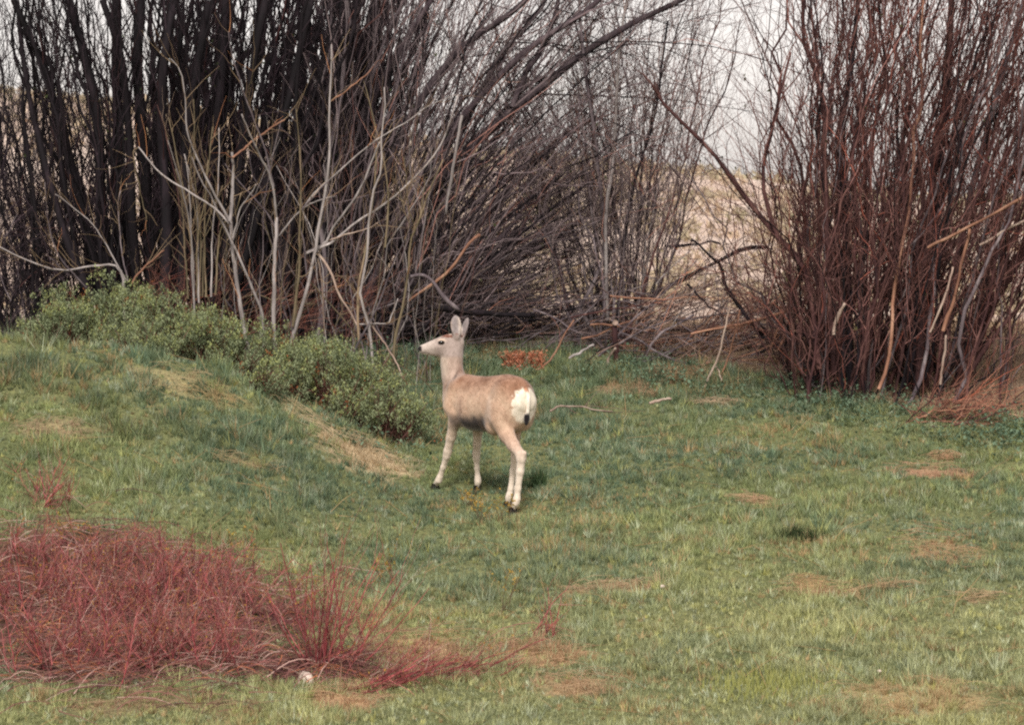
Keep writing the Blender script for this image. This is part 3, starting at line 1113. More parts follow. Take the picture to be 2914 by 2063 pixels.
def grow_twigs(polys, rads, n, length, r0, spread, up, K=7, from_t=.25, droop=0.0):
    """n twigs leaving randomly from the given polylines (list of (K,3)); returns points and radii"""
    wts = np.array([np.linalg.norm(np.diff(p, axis=0), axis=1).sum() for p in polys])
    pick = rng.choice(len(polys), n, p=wts / wts.sum())
    t = from_t + (1 - from_t) * rng.random(n)
    out = np.zeros((n, K, 3))
    rr = np.zeros((n, K))
    for i in range(n):
        p = polys[pick[i]]
        q = t[i] * (len(p) - 1)
        k = min(int(q), len(p) - 2)
        base = p[k] + (p[k + 1] - p[k]) * (q - k)
        tg = p[k + 1] - p[k]
        tg /= np.linalg.norm(tg) + 1e-9
        d = tg + rng.normal(size=3) * spread + np.array([0, 0, up])
        d /= np.linalg.norm(d)
        L_ = length * rng.uniform(.4, 1.25)
        u = np.linspace(0, 1, K)[:, None]
        bend = rng.normal(size=3) * .34 + np.array([0, 0, up * .35 - droop])
        out[i] = base + L_ * (d * u + bend * u * u * .6)
        rr[i] = np.minimum(r0 * rng.uniform(.7, 1.3), rads[pick[i]][k] * .75) * np.linspace(1, .32, K)
    out += wobble(n, K, length * .026)
    return out, rr


def twig_part(parent, pts, rad, c0, c1, name='twigs', mat='twig', sides=3):
    v, f, k = tubes(pts, rad, sides)
    q = rng.random((len(pts), 1))
    c = srgb(*c0) * (1 - q) + srgb(*c1) * q
    odd = rng.random((len(pts), 1))
    if mat == 'twig':
        c = np.where(odd < .07, c * np.array([1.9, 1.25, 1.0]), np.where(odd > .9, c * 1.7, c))
    else:                                    # dogwood: some brown and grey wood among the red
        c = np.where(odd < .16, srgb(132, 96, 80), np.where(odd < .24, srgb(178, 108, 76), np.where(odd > .9, srgb(186, 152, 140), c))) * rng.uniform(.7, 1.15, odd.shape)
    c = np.repeat(c, k, axis=0)
    o = new_mesh(name, v - np.array(parent.location), f, c, M[mat], parent, smooth=True)
    o['kind'] = 'stuff'
    return o


def bud_part(parent, pts, n, size, c0, c1, name='buds'):
    """small leaves and catkins near the twig ends"""
    i = rng.integers(0, len(pts), n)
    k = rng.integers(pts.shape[1] // 2, pts.shape[1], n)
    b0 = pts[i, k]
    d = rng.normal(size=(n, 3)) + np.array([0, 0, .8])
    d /= np.linalg.norm(d, axis=1, keepdims=True)
    s = np.cross(d, rng.normal(size=(n, 3)))
    s /= np.linalg.norm(s, axis=1, keepdims=True) + 1e-9
    L_ = size * rng.uniform(.6, 1.4, (n, 1))
    v = np.stack([b0, b0 + d * L_ * .5 + s * L_ * .28, b0 + d * L_, b0 + d * L_ * .5 - s * L_ * .28], 1).reshape(-1, 3)
    q = rng.random((n, 1))
    c = np.repeat(srgb(*c0) * (1 - q) + srgb(*c1) * q, 4, axis=0)
    o = new_mesh(name, v - np.array(parent.location), np.arange(4 * n).reshape(-1, 4), c, M['leaf'], parent)
    o['kind'] = 'stuff'
    return o


def fan_stems(n, base_px, base_y, tip_fn, r_range, K=18, bow=.55, amp=.045, skew=1.0):
    """n stems from a strip of ground to tips chosen by tip_fn(u) -> (px, py, depth)"""
    polys, rads = [], []
    for i in range(n):
        u = (i + rng.random()) / n
        bx = base_px[0] + (base_px[1] - base_px[0]) * min(max(u + rng.normal(0, .16), 0), 1)
        yb = rng.uniform(*base_y)
        b = P(bx, 900, yb)
        b[2] = float(ground(b[0], b[1])) - .05
        px, py, dd = tip_fn(u)
        tipp = P(px, py, yb + dd)
        # the shoot rises first, then leans out
        ctrl = b + (tipp - b) * np.array([.32, .4, .55]) + rng.normal(size=3) * np.array([.10, .12, .05]) * bow * 3
        t = np.linspace(0, 1, K)[:, None]
        pl = b * (1 - t) ** 2 + 2 * ctrl * t * (1 - t) + tipp * t * t
        pl = pl + wobble(1, K, amp * rng.uniform(.4, 1.5))[0] * np.array([1, 1, .5])
        r = rng.uniform(*r_range) * rng.random() ** skew + r_range[0] * .5
        polys.append(pl)
        rads.append(r * np.linspace(1, .35, K) ** 1.1)
    return polys, rads


def traced(nodes, r0, r1, yd, K=12, ywander=.06):
    """stem through traced pixels; depth wanders naturally along it; yd = depth or (start, end)"""
    n = len(nodes)
    y0, y1 = (yd if isinstance(yd, tuple) else (yd, yd))
    yy = np.linspace(y0, y1, n) + np.r_[0, rng.normal(0, ywander, n - 1)]
    p = catmull([P(a, b, q) for (a, b), q in zip(nodes, yy)], K) + wobble(1, K, .0035)[0]
    return p, np.linspace(r0, r1, K) * (1 + .05 * rng.normal(size=K))


def cA(l): return [(a * .6158, b * .6158) for a, b in l]
def cB(l): return [(900 + a * .6158, b * .6158) for a, b in l]
def cC(l): return [(1900 + a * .739, b * .739) for a, b in l]
def k1(l): return [(350 + a * .3079, 150 + b * .3079) for a, b in l]
def k2(l): return [(350 + a * .3079, 550 + b * .3079) for a, b in l]
def k3(l): return [(850 + a * .3079, 200 + b * .3079) for a, b in l]
def k4(l): return [(850 + a * .3079, 650 + b * .3079) for a, b in l]
def k6(l): return [(1850 + a * .3079, 650 + b * .3079) for a, b in l]
def k5(l): return [(1350 + a * .2616, 850 + b * .2616) for a, b in l]


def willow(name, label, group, base, stems, mats, twigs, twig_cols, buds=None):
    """stems: list of (poly, rad); twigs: list of (count, length, r0, spread, up, from_t)"""
    root = thing(name, label, 'willow', base, group)
    polys = [s[0] for s in stems]
    rads = [s[1] for s in stems]
    for i, sm in enumerate(stems):
        p, r = sm[:2]
        stem_part('stem', p, r, sm[2] if len(sm) > 2 else mats[int(rng.integers(len(mats)))], root, 6 if r[0] > .012 else 5)
    allp, allr = [], []
    for (cnt, ln, r0, sp, up, ft) in twigs:
        tp, tr = grow_twigs(polys, rads, cnt, ln, r0, sp, up, 7, ft)
        allp.append(tp)
        allr.append(tr)
    first = allp[0]
    # second order: twigs on the twigs
    sub = [first[i] for i in range(len(first))]
    tp, tr = grow_twigs(sub, [allr[0][i] for i in range(len(first))], len(first), twigs[0][1] * .5, twigs[0][2] * .6, .55, .25, 7, .2)
    allp.append(tp)
    allr.append(tr)
    tw = np.concatenate(allp)
    twig_part(root, tw, np.concatenate(allr), *twig_cols)
    if buds:
        bud_part(root, tw, *buds)
    return root


# --- big dark willow on the left
st = []
for nodes, r0, r1 in [
        (cA([(575, 1420), (560, 1200), (552, 900), (545, 500), (540, 0)]), .062, .045),
        (cA([(520, 1400), (480, 1150), (462, 800), (440, 480), (350, 130), (315, 0)]), .060, .036),
        (cA([(700, 1420), (690, 1100), (660, 700), (640, 300), (652, 0)]), .066, .046),
        (cA([(480, 1400), (390, 1020), (300, 640), (190, 300), (100, 90), (60, 0)]), .046, .026),
        (cA([(430, 1400), (300, 1080), (180, 650), (110, 320), (80, 0)]), .042, .022),
        (cA([(640, 1400), (610, 1000), (600, 600), (560, 260), (470, 0)]), .050, .030),
        (cA([(760, 1400), (770, 1000), (745, 600), (760, 250), (800, 0)]), .052, .036),
        (cA([(830, 1420), (850, 1000), (860, 600), (930, 200), (960, 0)]), .052, .034),
        (cA([(900, 1420), (950, 1000), (1000, 600), (1030, 300), (1040, 0)]), .054, .036),
        (cA([(980, 1420), (1080, 1000), (1140, 560), (1190, 200), (1230, 0)]), .050, .034),
        (cA([(1060, 1420), (1180, 1050), (1290, 640), (1380, 280), (1440, 0)]), .046, .032)]:
    st.append(traced(nodes, r0, r1, (36.2 + rng.uniform(-.3, .5), 36.4 + rng.uniform(-.3, .9)), 14, .05))
pl, rd = fan_stems(66, (440, 900), (35.9, 38.0), lambda u: (330 + 840 * u + rng.normal(0, 70), -60 - 200 * rng.random(), rng.uniform(-.6, .6)), (.010, .036), skew=.8)
st += list(zip(pl, rd))
pl, rd = fan_stems(15, (270, 330), (35.9, 37.0), lambda u: (-40 + 210 * u + rng.normal(0, 25), -60 - 200 * rng.random(), rng.uniform(-.4, .4)), (.010, .024))
st += list(zip(pl, rd))
pl, rd = fan_stems(12, (330, 390), (35.9, 37.0), lambda u: (150 + 160 * u + rng.normal(0, 25), -60 - 200 * rng.random(), rng.uniform(-.4, .4)), (.010, .024))
st += list(zip(pl, rd))
pl, rd = fan_stems(46, (-160, 300), (36.3, 38.2), lambda u: (-330 + 520 * u + rng.normal(0, 60), -60 - 300 * rng.random(), rng.uniform(-.5, .5)), (.008, .026), amp=.06)
st += list(zip(pl, rd))
pl, rd = fan_stems(120, (470, 1060), (37.6, 40.0), lambda u: (440 + 800 * u + rng.normal(0, 90), -60 - 200 * rng.random(), rng.uniform(-.6, .6)), (.014, .046), skew=.7, amp=.03)
st += list(zip(pl, rd))
pl, rd = fan_stems(110, (380, 1120), (36.2, 39.0), lambda u: (330 + 900 * u + rng.normal(0, 90), rng.uniform(60, 560), rng.uniform(-.6, .5)), (.006, .016))
st += list(zip(pl, rd))
b = P(600, 960, 36.6)
willow('willow', 'largest and darkest willow thicket, thick black stems rising behind the green shrubs at left', None,
       (b[0], b[1], float(ground(b[0], b[1]))), st, [M['dark_bark']],
       [(1800, .75, .0065, .5, .3, .15), (1500, .5, .0045, .65, .3, .02), (700, 1.3, .010, .24, .3, .05), (420, 2.0, .018, .16, .3, .05)], ((16, 10, 14), (52, 40, 45)),
       (500, .035, (52, 60, 40), (76, 84, 52)))

# --- grey willow leaning right over the gap
st = []
for nodes, r0, r1 in [
        (cB([(150, 1500), (330, 1160), (560, 830), (700, 690), (905, 505), (1130, 330), (1310, 200), (1500, 90), (1700, 0)]), .075, .034),
        (cB([(905, 500), (960, 370), (1050, 220), (1110, 80), (1135, -60)]), .034, .026),
        (cB([(120, 1480), (250, 1000), (400, 600), (640, 250), (900, 60), (1000, -40)]), .060, .036),
        (cB([(170, 1500), (400, 1000), (560, 700), (760, 440), (960, 240), (1230, 60), (1300, 0)]), .058, .036),
        (cB([(60, 1480), (120, 1000), (250, 500), (420, 180), (560, -40)]), .050, .032),
        (cB([(200, 1500), (480, 1250), (700, 1080), (900, 860), (1080, 690), (1240, 560)]), .045, .022),
        (cB([(240, 1500), (560, 1290), (860, 1090), (1000, 900)]), .036, .016),
        (cB([(250, 1510), (560, 1330), (850, 1190), (1080, 1110), (1210, 1120)]), .034, .014)]:
    st.append((*traced(nodes, r0 * .85, r1 * .7, (36.6 + rng.uniform(-.2, .4), 36.8 + rng.uniform(-.5, .6)), 22, .05), M['limb_bark']))


def tip_lean(u):
    a = math.radians(-2 + 70 * u)
    L_ = rng.uniform(950, 1500) * (1 - .35 * u)
    return 1000 + math.sin(a) * L_ + rng.normal(0, 40), 940 - math.cos(a) * L_, rng.uniform(-.7, .6)


pl, rd = fan_stems(130, (900, 1140), (36.0, 39.0), tip_lean, (.009, .034), skew=.8, amp=.03)
st += list(zip(pl, rd))


def tip_low(u):
    a = math.radians(52 + 36 * u)
    L_ = rng.uniform(350, 760)
    return 1060 + math.sin(a) * L_, 930 - math.cos(a) * L_, rng.uniform(-.6, .6)


pl, rd = fan_stems(110, (980, 1240), (36.2, 38.6), tip_low, (.005, .015), amp=.035)
st += list(zip(pl, rd))
for _ in range(30):                      # long whips arching out over the gap
    x0, y0 = rng.uniform(1300, 1650), rng.uniform(-150, 330)
    L_ = rng.uniform(350, 800)
    a_ = math.radians(rng.normal(8, 28))
    st.append(traced([(x0, y0), (x0 + L_ * .5 * math.cos(a_), y0 - L_ * .5 * math.sin(a_) - rng.uniform(10, 60)), (x0 + L_ * math.cos(a_), y0 - L_ * math.sin(a_) + rng.uniform(-30, 60))],
                     rng.uniform(.005, .009), .0025, (36.6 + rng.uniform(-.6, .8), 36.6 + rng.uniform(-1, 1)), 12, .08))
b = P(1060, 960, 36.8)
willow('willow', 'willow with long grey limbs leaning right over the gap above the deer', None,
       (b[0], b[1], float(ground(b[0], b[1]))), st, [M['dark_bark'], M['dark_bark'], M['dark_bark'], M['grey_bark']],
       [(2200, .75, .0055, .42, .2, .2), (1600, .55, .0042, .7, .1, .1), (700, 1.4, .008, .3, .15, .2), (320, 2.0, .014, .2, .15, .1)], ((48, 37, 42), (132, 116, 116)),
       (420, .035, (60, 68, 44), (84, 90, 58)))

# --- slender grey willow in the middle
st = []


def tip_mid(u):
    a = math.radians(-30 + 52 * u + rng.normal(0, 4))
    L_ = rng.uniform(500, 1150)
    return 1740 + math.sin(a) * L_, 930 - math.cos(a) * L_, rng.uniform(-.5, .6)


pl, rd = fan_stems(76, (1650, 1840), (36.3, 37.8), tip_mid, (.007, .016), amp=.028)
st += list(zip(pl, rd))
for nodes, r0, r1 in [(k5([(1450, 620), (1300, 380), (1130, 100)]) + cB([(1320, 1200), (1290, 700), (1240, 300), (1215, 0)]), .022, .012),
                      (cB([(1345, 1480), (1340, 1000), (1380, 700), (1400, 250), (1440, 0)]), .020, .012),
                      (cB([(1390, 1480), (1440, 1000), (1560, 560), (1600, 300), (1624, 100)]), .018, .010)]:
    st.append(traced(nodes, r0, r1, 36.5, 14))
b = P(1745, 1010, 36.7)
willow('willow', 'slender upright grey willow clump in the middle, between the leaning willow and the gap', None,
       (b[0], b[1], float(ground(b[0], b[1]))), st, [M['grey_bark'], M['grey_bark'], M['dark_bark'], M['red_bark'], M['pale_bark']],
       [(1300, .6, .0048, .42, .3, .25), (1000, .45, .0036, .75, .2, .15), (300, 1.2, .007, .3, .2, .2)], ((78, 62, 64), (156, 138, 132)))

# --- big reddish willow on the right
st = []
for nodes, r0, r1 in [
        (cC([(560, 1420), (540, 1060), (430, 920), (300, 760), (170, 580), (0, 420), (-60, 330)]), .034, .013),
        (cC([(585, 1420), (530, 1040), (430, 930), (365, 700), (400, 500), (432, 350), (470, 200)]), .026, .010),
        (cC([(640, 1440), (612, 1000), (600, 600), (592, 350), (520, 150), (535, -40)]), .028, .016),
        (cC([(700, 1470), (690, 1000), (660, 600), (700, 300), (740, -40)]), .034, .020),
        (cC([(960, 1500), (1000, 1000), (1030, 600), (1080, 300), (1090, -40)]), .042, .026),
        (cC([(1050, 1500), (1100, 1100), (1180, 700), (1290, 300), (1372, 0)]), .034, .020),
        (cC([(1090, 1510), (1200, 1240), (1320, 1050), (1400, 930)]), .030, .018),
        (cC([(1110, 1520), (1260, 1300), (1400, 1130)]), .026, .016)]:
    st.append(traced(nodes, r0, r1, (34.0 + rng.uniform(-.2, .5), 34.6 + rng.uniform(-.5, .6)), 15, .05))
special = [(cC([(812, 1500), (850, 1400), (868, 1260), (872, 1150), (905, 960), (938, 800), (944, 700), (958, 600), (952, 500), (990, 400), (975, 200), (985, -40)]), .017, .010)]


def tip_right(u):
    return 2230 + 1080 * u + rng.normal(0, 120), -70 - 200 * rng.random(), rng.uniform(-.6, .6)


pl, rd = fan_stems(130, (2300, 2730), (33.7, 35.8), tip_right, (.008, .024), amp=.05, skew=.8)
st += list(zip(pl, rd))


def tip_right_low(u):
    return 2080 + 1080 * u + rng.normal(0, 80), rng.uniform(100, 950), rng.uniform(-.7, .5)


pl, rd = fan_stems(110, (2260, 2860), (33.6, 35.6), tip_right_low, (.005, .013), amp=.032)
st += list(zip(pl, rd))
pl, rd = fan_stems(17, (2250, 2420), (33.8, 35.0), lambda u: (1840 + 480 * u + rng.normal(0, 60), rng.uniform(250, 800), rng.uniform(-.6, .6)), (.005, .014), amp=.045)
st += list(zip(pl, rd))
b = P(2560, 1140, 35.0)
root = willow('willow', 'dense reddish brown willow clump filling the right edge of the view', None,
              (b[0], b[1], float(ground(b[0], b[1]))), st, [M['red_bark'], M['red_bark'], M['dark_bark'], M['dark_bark'], M['grey_bark'], M['red_bark']],
              [(2700, .7, .0052, .55, .3, .12), (2400, .45, .0038, .75, .2, .02), (900, 1.2, .007, .28, .3, .08), (420, 1.8, .012, .2, .3, .05)], ((46, 27, 29), (130, 92, 85)),
              (520, .035, (62, 62, 42), (88, 84, 54)))
for nodes, r0, r1 in special:
    p, r = traced(nodes, r0, r1, (33.7, 34.2), 24, .04)
    stem_part('stem', p, r, M['orange_bark'], root)['label'] = 'pale tan stem winding up the front of the clump'

# --- thin far-left willow, in lighter greys than the black thicket
pl, rd = fan_stems(90, (-220, 330), (37.4, 40.5), lambda u: (-240 + 640 * u + rng.normal(0, 80), rng.uniform(-200, 600), rng.uniform(-.5, .5)), (.006, .014), amp=.05)
b = P(60, 900, 40)
willow('willow', 'fine twigged grey willow at the far left edge behind the black thicket', None, (b[0], b[1], float(ground(b[0], b[1]))), list(zip(pl, rd)),
       [M['grey_bark'], M['dark_bark']], [(1500, .7, .0048, .6, .15, .05), (1300, .5, .004, .8, .05, .0)], ((44, 34, 42), (104, 90, 96)))


# ------------------------------------------------------------------ pale cut saplings in front of the dark thicket
def sapling(name, label, cat, parts, depth, group=None, twigs=0):
    """parts: list of (nodes, r0, r1, material key, part name)"""
    allp = []
    p0 = P(*parts[0][0][0], depth)
    root = thing(name, label, cat, (p0[0], p0[1], min(p0[2], float(ground(p0[0], p0[1])))), group)
    polys, rads = [], []
    for i, (nodes, r0, r1, mk, pn) in enumerate(parts):
        y0 = depth if i == 0 else depth + rng.uniform(-.04, .04)
        p, r = traced(nodes, r0 * .88, r1 * .8, (y0, depth + rng.uniform(-.3, .25)), 18, .02)
        if i == 0:                                   # root it in the ground
            gz = float(ground(p[0][0], p[0][1])) - .04
            if p[0][2] > gz:
                p = np.vstack([[p[0][0] + .02, p[0][1], gz], p])
                r = np.r_[r[0] * 1.08, r]
        if i and pn in ('branch', 'fork'):
            stem_part(pn, p, r, M[mk], main, 7, origin=root.location)
        else:
            ob_ = stem_part(pn, p, r, M[mk], root, 7)
            main = ob_ if i == 0 else main
        polys.append(p)
        rads.append(r)
    if twigs:
        tp, tr = grow_twigs(polys, rads, int(twigs * 2.2), .28, .0034, .6, .5, 6, .2)
        twig_part(root, tp, tr, (104, 84, 68), (150, 128, 100))
    return root


B_, T_ = 'branch', 'trunk'
sapling('sapling', 'pale forked sapling, its longest bare branch reaching up to the left over the shrubs', 'sapling', [
    (k2([(1150, 1420), (1120, 1300), (1060, 900), (1010, 560), (985, 260)]), .024, .018, 'pale_bark', T_),
    (k1([(985, 1560), (998, 1400), (1008, 1200), (1000, 910)]), .020, .015, 'pale_bark', B_),
    (k1([(1010, 975), (1130, 880), (1250, 790), (1500, 620)]), .012, .008, 'orange_bark', B_),
    (k1([(985, 1580), (850, 1450), (600, 1290), (350, 1120), (220, 985), (135, 880)]), .013, .007, 'pale_bark', B_),
    (k1([(985, 1560), (890, 1380), (780, 1180), (650, 890), (575, 690), (562, 400), (530, 180), (440, 66)]), .013, .005, 'pale_bark', B_),
    (k2([(1012, 415), (1080, 150), (1180, 0), (1230, -85)]), .010, .006, 'pale_bark', B_),
    (k1([(140, 880), (95, 900), (100, 1010), (150, 1250), (215, 1560)]), .006, .005, 'olive_bark', B_)], 33.6, twigs=26)
sapling('sapling', 'leaning pale stem crossing low in front of the forked sapling', 'sapling', [
    (k2([(1290, 1120), (1270, 1050), (1120, 700), (1000, 440), (900, 250), (820, 60), (700, -150), (640, -330)]), .015, .006, 'pale_bark', T_)], 33.75, twigs=8)
sapling('sapling', 'upright grey green sapling with a tall Y fork, standing left of centre', 'sapling', [
    (k2([(1392, 1180), (1396, 800), (1422, 400), (1420, 230)]), .022, .018, 'pale_bark', T_),
    (k1([(1420, 1530), (1390, 1230), (1300, 1010), (1190, 800), (1085, 580)]), .014, .007, 'pale_bark', B_),
    (k1([(1395, 1240), (1310, 900), (1230, 680), (1150, 460), (1090, 250), (1010, 0), (985, -200)]), .012, .005, 'grey_bark', B_),
    (k1([(1140, 420), (1170, 250), (1195, 30)]), .006, .004, 'olive_bark', B_),
    (k2([(1412, 330), (1330, 160), (1190, 0), (1020, -170), (940, -265)]), .009, .005, 'grey_bark', B_),
    (k2([(1430, 405), (1600, 210), (1720, 120), (1850, 60), (1960, 30)]), .010, .006, 'pale_bark', B_),
    (k2([(1440, 240), (1500, 130)]), .006, .003, 'red_bark', B_)], 33.7, twigs=22)
sapling('sapling', 'tallest pale sapling with three long branches arching to the right above the deer', 'sapling', [
    (k2([(1530, 1480), (1600, 1250), (1680, 1000), (1740, 760), (1800, 500), (1820, 300)]) + k3([(250, 1200), (285, 950), (302, 700), (300, 300), (306, 0), (310, -220)]), .021, .008, 'pale_bark', T_),
    (k3([(302, 285), (420, 190), (660, 0)]), .009, .006, 'orange_bark', B_),
    (k3([(60, 1690), (230, 1600), (330, 1420), (560, 1120), (690, 820), (745, 665)]), .014, .009, 'pale_bark', B_),
    (k3([(60, 1700), (280, 1610), (500, 1440), (720, 1290), (900, 1150), (1100, 960), (1250, 780), (1340, 640), (1400, 480), (1480, 230)]), .013, .006, 'pale_bark', B_),
    (k3([(30, 1300), (140, 1140), (340, 960), (560, 770), (740, 640), (850, 570), (1020, 470), (1200, 340), (1455, 225)]), .010, .005, 'pale_bark', B_),
    (k4([(180, 230), (250, 130), (400, 60), (640, 0), (740, -60)]), .010, .005, 'bare_wood', B_),
    (k4([(185, 245), (290, 400), (380, 620), (480, 780), (560, 930)]), .013, .009, 'bare_wood', B_),
    (k4([(110, 500), (240, 640), (400, 820), (560, 1010), (850, 1210), (1130, 1380), (1240, 1520)]), .008, .005, 'olive_bark', B_),
    (k4([(175, 280), (220, 480), (245, 760), (240, 1000)]), .008, .006, 'bare_wood', B_),
    (k2([(1570, 1230), (1610, 900), (1640, 600), (1640, 300), (1650, 0)]) + k1([(1640, 1150), (1620, 800), (1600, 520)]), .014, .004, 'olive_bark', B_),
    (k2([(1700, 780), (1680, 500), (1640, 200), (1760, 30), (1900, -120)]), .010, .006, 'grey_bark', B_)], 33.4, twigs=40)
sapling('sapling', 'pair of close grey green stems just left of the deer head', 'sapling', [
    (k4([(690, 1370), (665, 950), (600, 700), (578, 600), (640, 250), (650, 0)]) + k3([(700, 1100), (770, 900), (765, 640), (800, 350), (788, 150)]), .015, .007, 'pale_bark', T_),
    (k4([(560, 1180), (545, 650), (600, 300), (640, 0)]) + k3([(690, 1050), (720, 700)]), .013, .008, 'olive_bark', B_),
    (k3([(800, 1640), (835, 1250), (810, 950), (760, 700), (705, 560), (660, 350), (600, 110)]), .010, .004, 'olive_bark', B_),
    (k4([(560, 885), (650, 880), (820, 865), (870, 780), (930, 650)]), .007, .006, 'pale_bark', B_),
    (k4([(665, 870), (800, 1080), (900, 1250), (980, 1420)]), .009, .007, 'bare_wood', B_)], 33.2, twigs=22)
sapling('sapling', 'dark thin stem slanting across the pair of grey green stems', 'sapling', [
    (k4([(470, 1210), (650, 880), (780, 600), (890, 300), (1020, 20), (1060, -120)]), .011, .006, 'grey_bark', T_)], 33.1, twigs=4)
sapling('sapling', 'thin olive grey sapling rising just behind the deer nose, forked near its top', 'sapling', [
    (k4([(880, 1560), (890, 1100), (960, 750), (1000, 450), (1030, 200), (1060, 30)]) + k3([(1080, 1480), (1180, 1200), (1250, 1000), (1330, 830)]), .016, .007, 'olive_bark', T_),
    (k3([(1070, 1500), (1000, 1350), (930, 1130), (880, 1000)]), .006, .004, 'olive_bark', B_),
    (k3([(1080, 1480), (1030, 1300), (1000, 1050), (975, 800)]), .006, .004, 'olive_bark', B_),
    (k3([(1100, 1420), (1140, 1200), (1170, 990)]), .006, .004, 'olive_bark', B_)], 33.3, twigs=14)
# thin shoots beside the first sapling
shoots = []
for base, top in [((640, 1650), (575, 960)), ((700, 1700), (640, 900)), ((760, 1690), (835, 690)), ((620, 1600), (430, 600)), ((690, 1700), (560, 940)), ((820, 1650), (880, 690)),
                  ((560, 1640), (490, 1060)), ((720, 1640), (655, 440)), ((880, 1660), (1090, 1300)), ((760, 1700), (945, 1230)), ((640, 1700), (420, 810)), ((700, 1720), (800, 1000))]:
    b1 = k1([base])[0]
    t1 = k1([top])[0]
    mid = (b1[0] * .5 + t1[0] * .5 + rng.normal(0, 6), b1[1] * .5 + t1[1] * .5)
    shoots.append(([(b1[0] * .9 + 577 * .1 + rng.normal(0, 5), 850 + rng.uniform(-20, 20)), b1, mid, t1], .010, .005, ['olive_bark', 'olive_bark', 'pale_bark'][int(rng.integers(3))], 'shoot'))
sapling('sapling', 'bundle of thin olive shoots crowded left of the Y forked sapling', 'sapling', shoots, 33.9, twigs=40)
# leaning shoots at the left above the shrubs
sapling('sapling', 'bare leaning shoots at the left rising from behind the green shrubs', 'sapling', [
    (cA([(570, 1290), (540, 1230), (430, 1230), (300, 1250), (150, 1215), (0, 1140)]), .014, .007, 'pale_bark', T_),
    (cA([(585, 1300), (520, 1180), (440, 1050), (330, 950), (262, 900)]), .008, .004, 'pale_bark', B_),
    (cA([(590, 1300), (560, 1150), (545, 950), (556, 880)]), .008, .004, 'grey_bark', B_),
    (cA([(400, 1330), (270, 1180), (215, 1000), (205, 840)]), .008, .004, 'grey_bark', B_),
    (cA([(610, 1310), (660, 1250), (760, 1160)]), .012, .006, 'orange_bark', B_)], 34.2, twigs=30)

# more thin upright shoots filling the pale thicket
for i, (bx, lab) in enumerate([(740, 'cluster of thin tan shoots behind the upright Y forked sapling'), (1010, 'cluster of thin grey shoots behind the arching branches of the tallest sapling'),
                               (1190, 'sparse thin shoots growing right behind the deer head')]):
    n = (22, 26, 16)[i]
    b = P(bx, 1000, 34.6)
    root = thing('sapling', lab, 'sapling', (b[0], b[1], float(ground(b[0], b[1]))))
    polys, rads = fan_stems(n, (bx - 110, bx + 110), (34.2, 35.3), lambda u: (bx - 220 + 440 * u + rng.normal(0, 60), rng.uniform(250, 720) + (180 if i == 2 else 0), rng.uniform(-.4, .4)), (.004, .008), 10)
    for p, r in zip(polys, rads):
        stem_part('shoot', p, r, M[['olive_bark', 'grey_bark', 'pale_bark', 'red_bark'][int(rng.integers(4))]], root, 5)
    tp, tr = grow_twigs(polys, rads, n * 7, .3, .003, .5, .4, 6, .3)
    twig_part(root, tp, tr, (84, 66, 60), (140, 122, 104))

# ------------------------------------------------------------------ fallen wood
def log(name, label, cat, nodes, r0, r1, mk, yd, twigs=0, sides=8, group=None):
    p, r = traced(nodes, r0, r1, yd, 14, .03)
    r = r * (1 + .12 * np.sin(np.linspace(0, 9, 14) + rng.random() * 6))
    b = p[0]
    if twigs:
        root = thing(name, label, cat, b, group)
        stem_part('limb', p, r, M[mk], root, sides)
        tp, tr = grow_twigs([p], [r], twigs, .4, .004, .6, .3, 6, .15)
        twig_part(root, tp, tr, (70, 54, 52), (132, 108, 98))
        return root
    v, f, _ = tubes(p[None], r[None], sides)
    return tag(new_mesh(name, v, f, None, M[mk], None, True, loc=b), label, cat, group)


log('fallen_limb', 'bent grey dead limb arching down just above the deer ears', 'dead limb', k4([(1030, 450), (1150, 430), (1250, 500), (1350, 640), (1480, 755)]), .016, .020, 'grey_bark', 34.3)
log('fallen_limb', 'reddish brown dead limb slanting up behind the bent grey limb', 'dead limb', k4([(1010, 675), (1200, 540), (1380, 400), (1550, 160), (1680, 50)]), .011, .015, 'orange_bark', 35.3)
log('fallen_limb', 'long dark log lying level behind the deer ears', 'log', k5([(-500, 90), (0, 150), (300, 165), (520, 170), (620, 175)]), .030, .024, 'dark_bark', 35.7, 14)
log('fallen_limb', 'weathered pale limb hanging vertically above the leaning willow foot', 'dead limb', k3([(1510, 420), (1460, 700), (1420, 950), (1380, 1150), (1365, 1340)]), .014, .012, 'pale_bark', 35.2)
log('fallen_limb', 'dark limb propped up to the right in the gap between the willows', 'dead limb', k6([(60, 610), (250, 500), (450, 400), (850, 200), (1080, 175)]), .022, .016, 'dark_bark', (36.8, 36.5), 30)
log('fallen_limb', 'thin black limb lying level high in the gap', 'dead limb', k6([(140, 165), (450, 150), (560, 115), (650, 140)]), .014, .010, 'dark_bark', 36.9, 4)
log('dead_branch', 'dark knobbly dead branch slanting down to a pale cut end left of the right willow', 'dead branch', k6([(380, 100), (460, 160), (560, 270), (660, 370), (680, 500), (760, 630), (900, 820), (1045, 985)]), .010, .019, 'dark_bark', 34.9, 10)
log('dead_branch', 'tan broken branch lying nearly level in front of the dark knobbly one', 'dead branch', k6([(380, 975), (700, 905), (960, 840), (1290, 745)]), .010, .014, 'orange_bark', 34.6)
log('dead_branch', 'long tan branch leaning up into the right willow from its left foot', 'dead branch', k6([(1100, 1150), (1240, 780), (1400, 430), (1520, 150), (1590, 0)]), .012, .009, 'orange_bark', 34.7)
log('dead_branch', 'shorter rusty branch leaning beside the long tan branch', 'dead branch', k6([(1180, 1130), (1290, 930), (1370, 760), (1480, 580)]), .010, .008, 'orange_bark', 34.75)
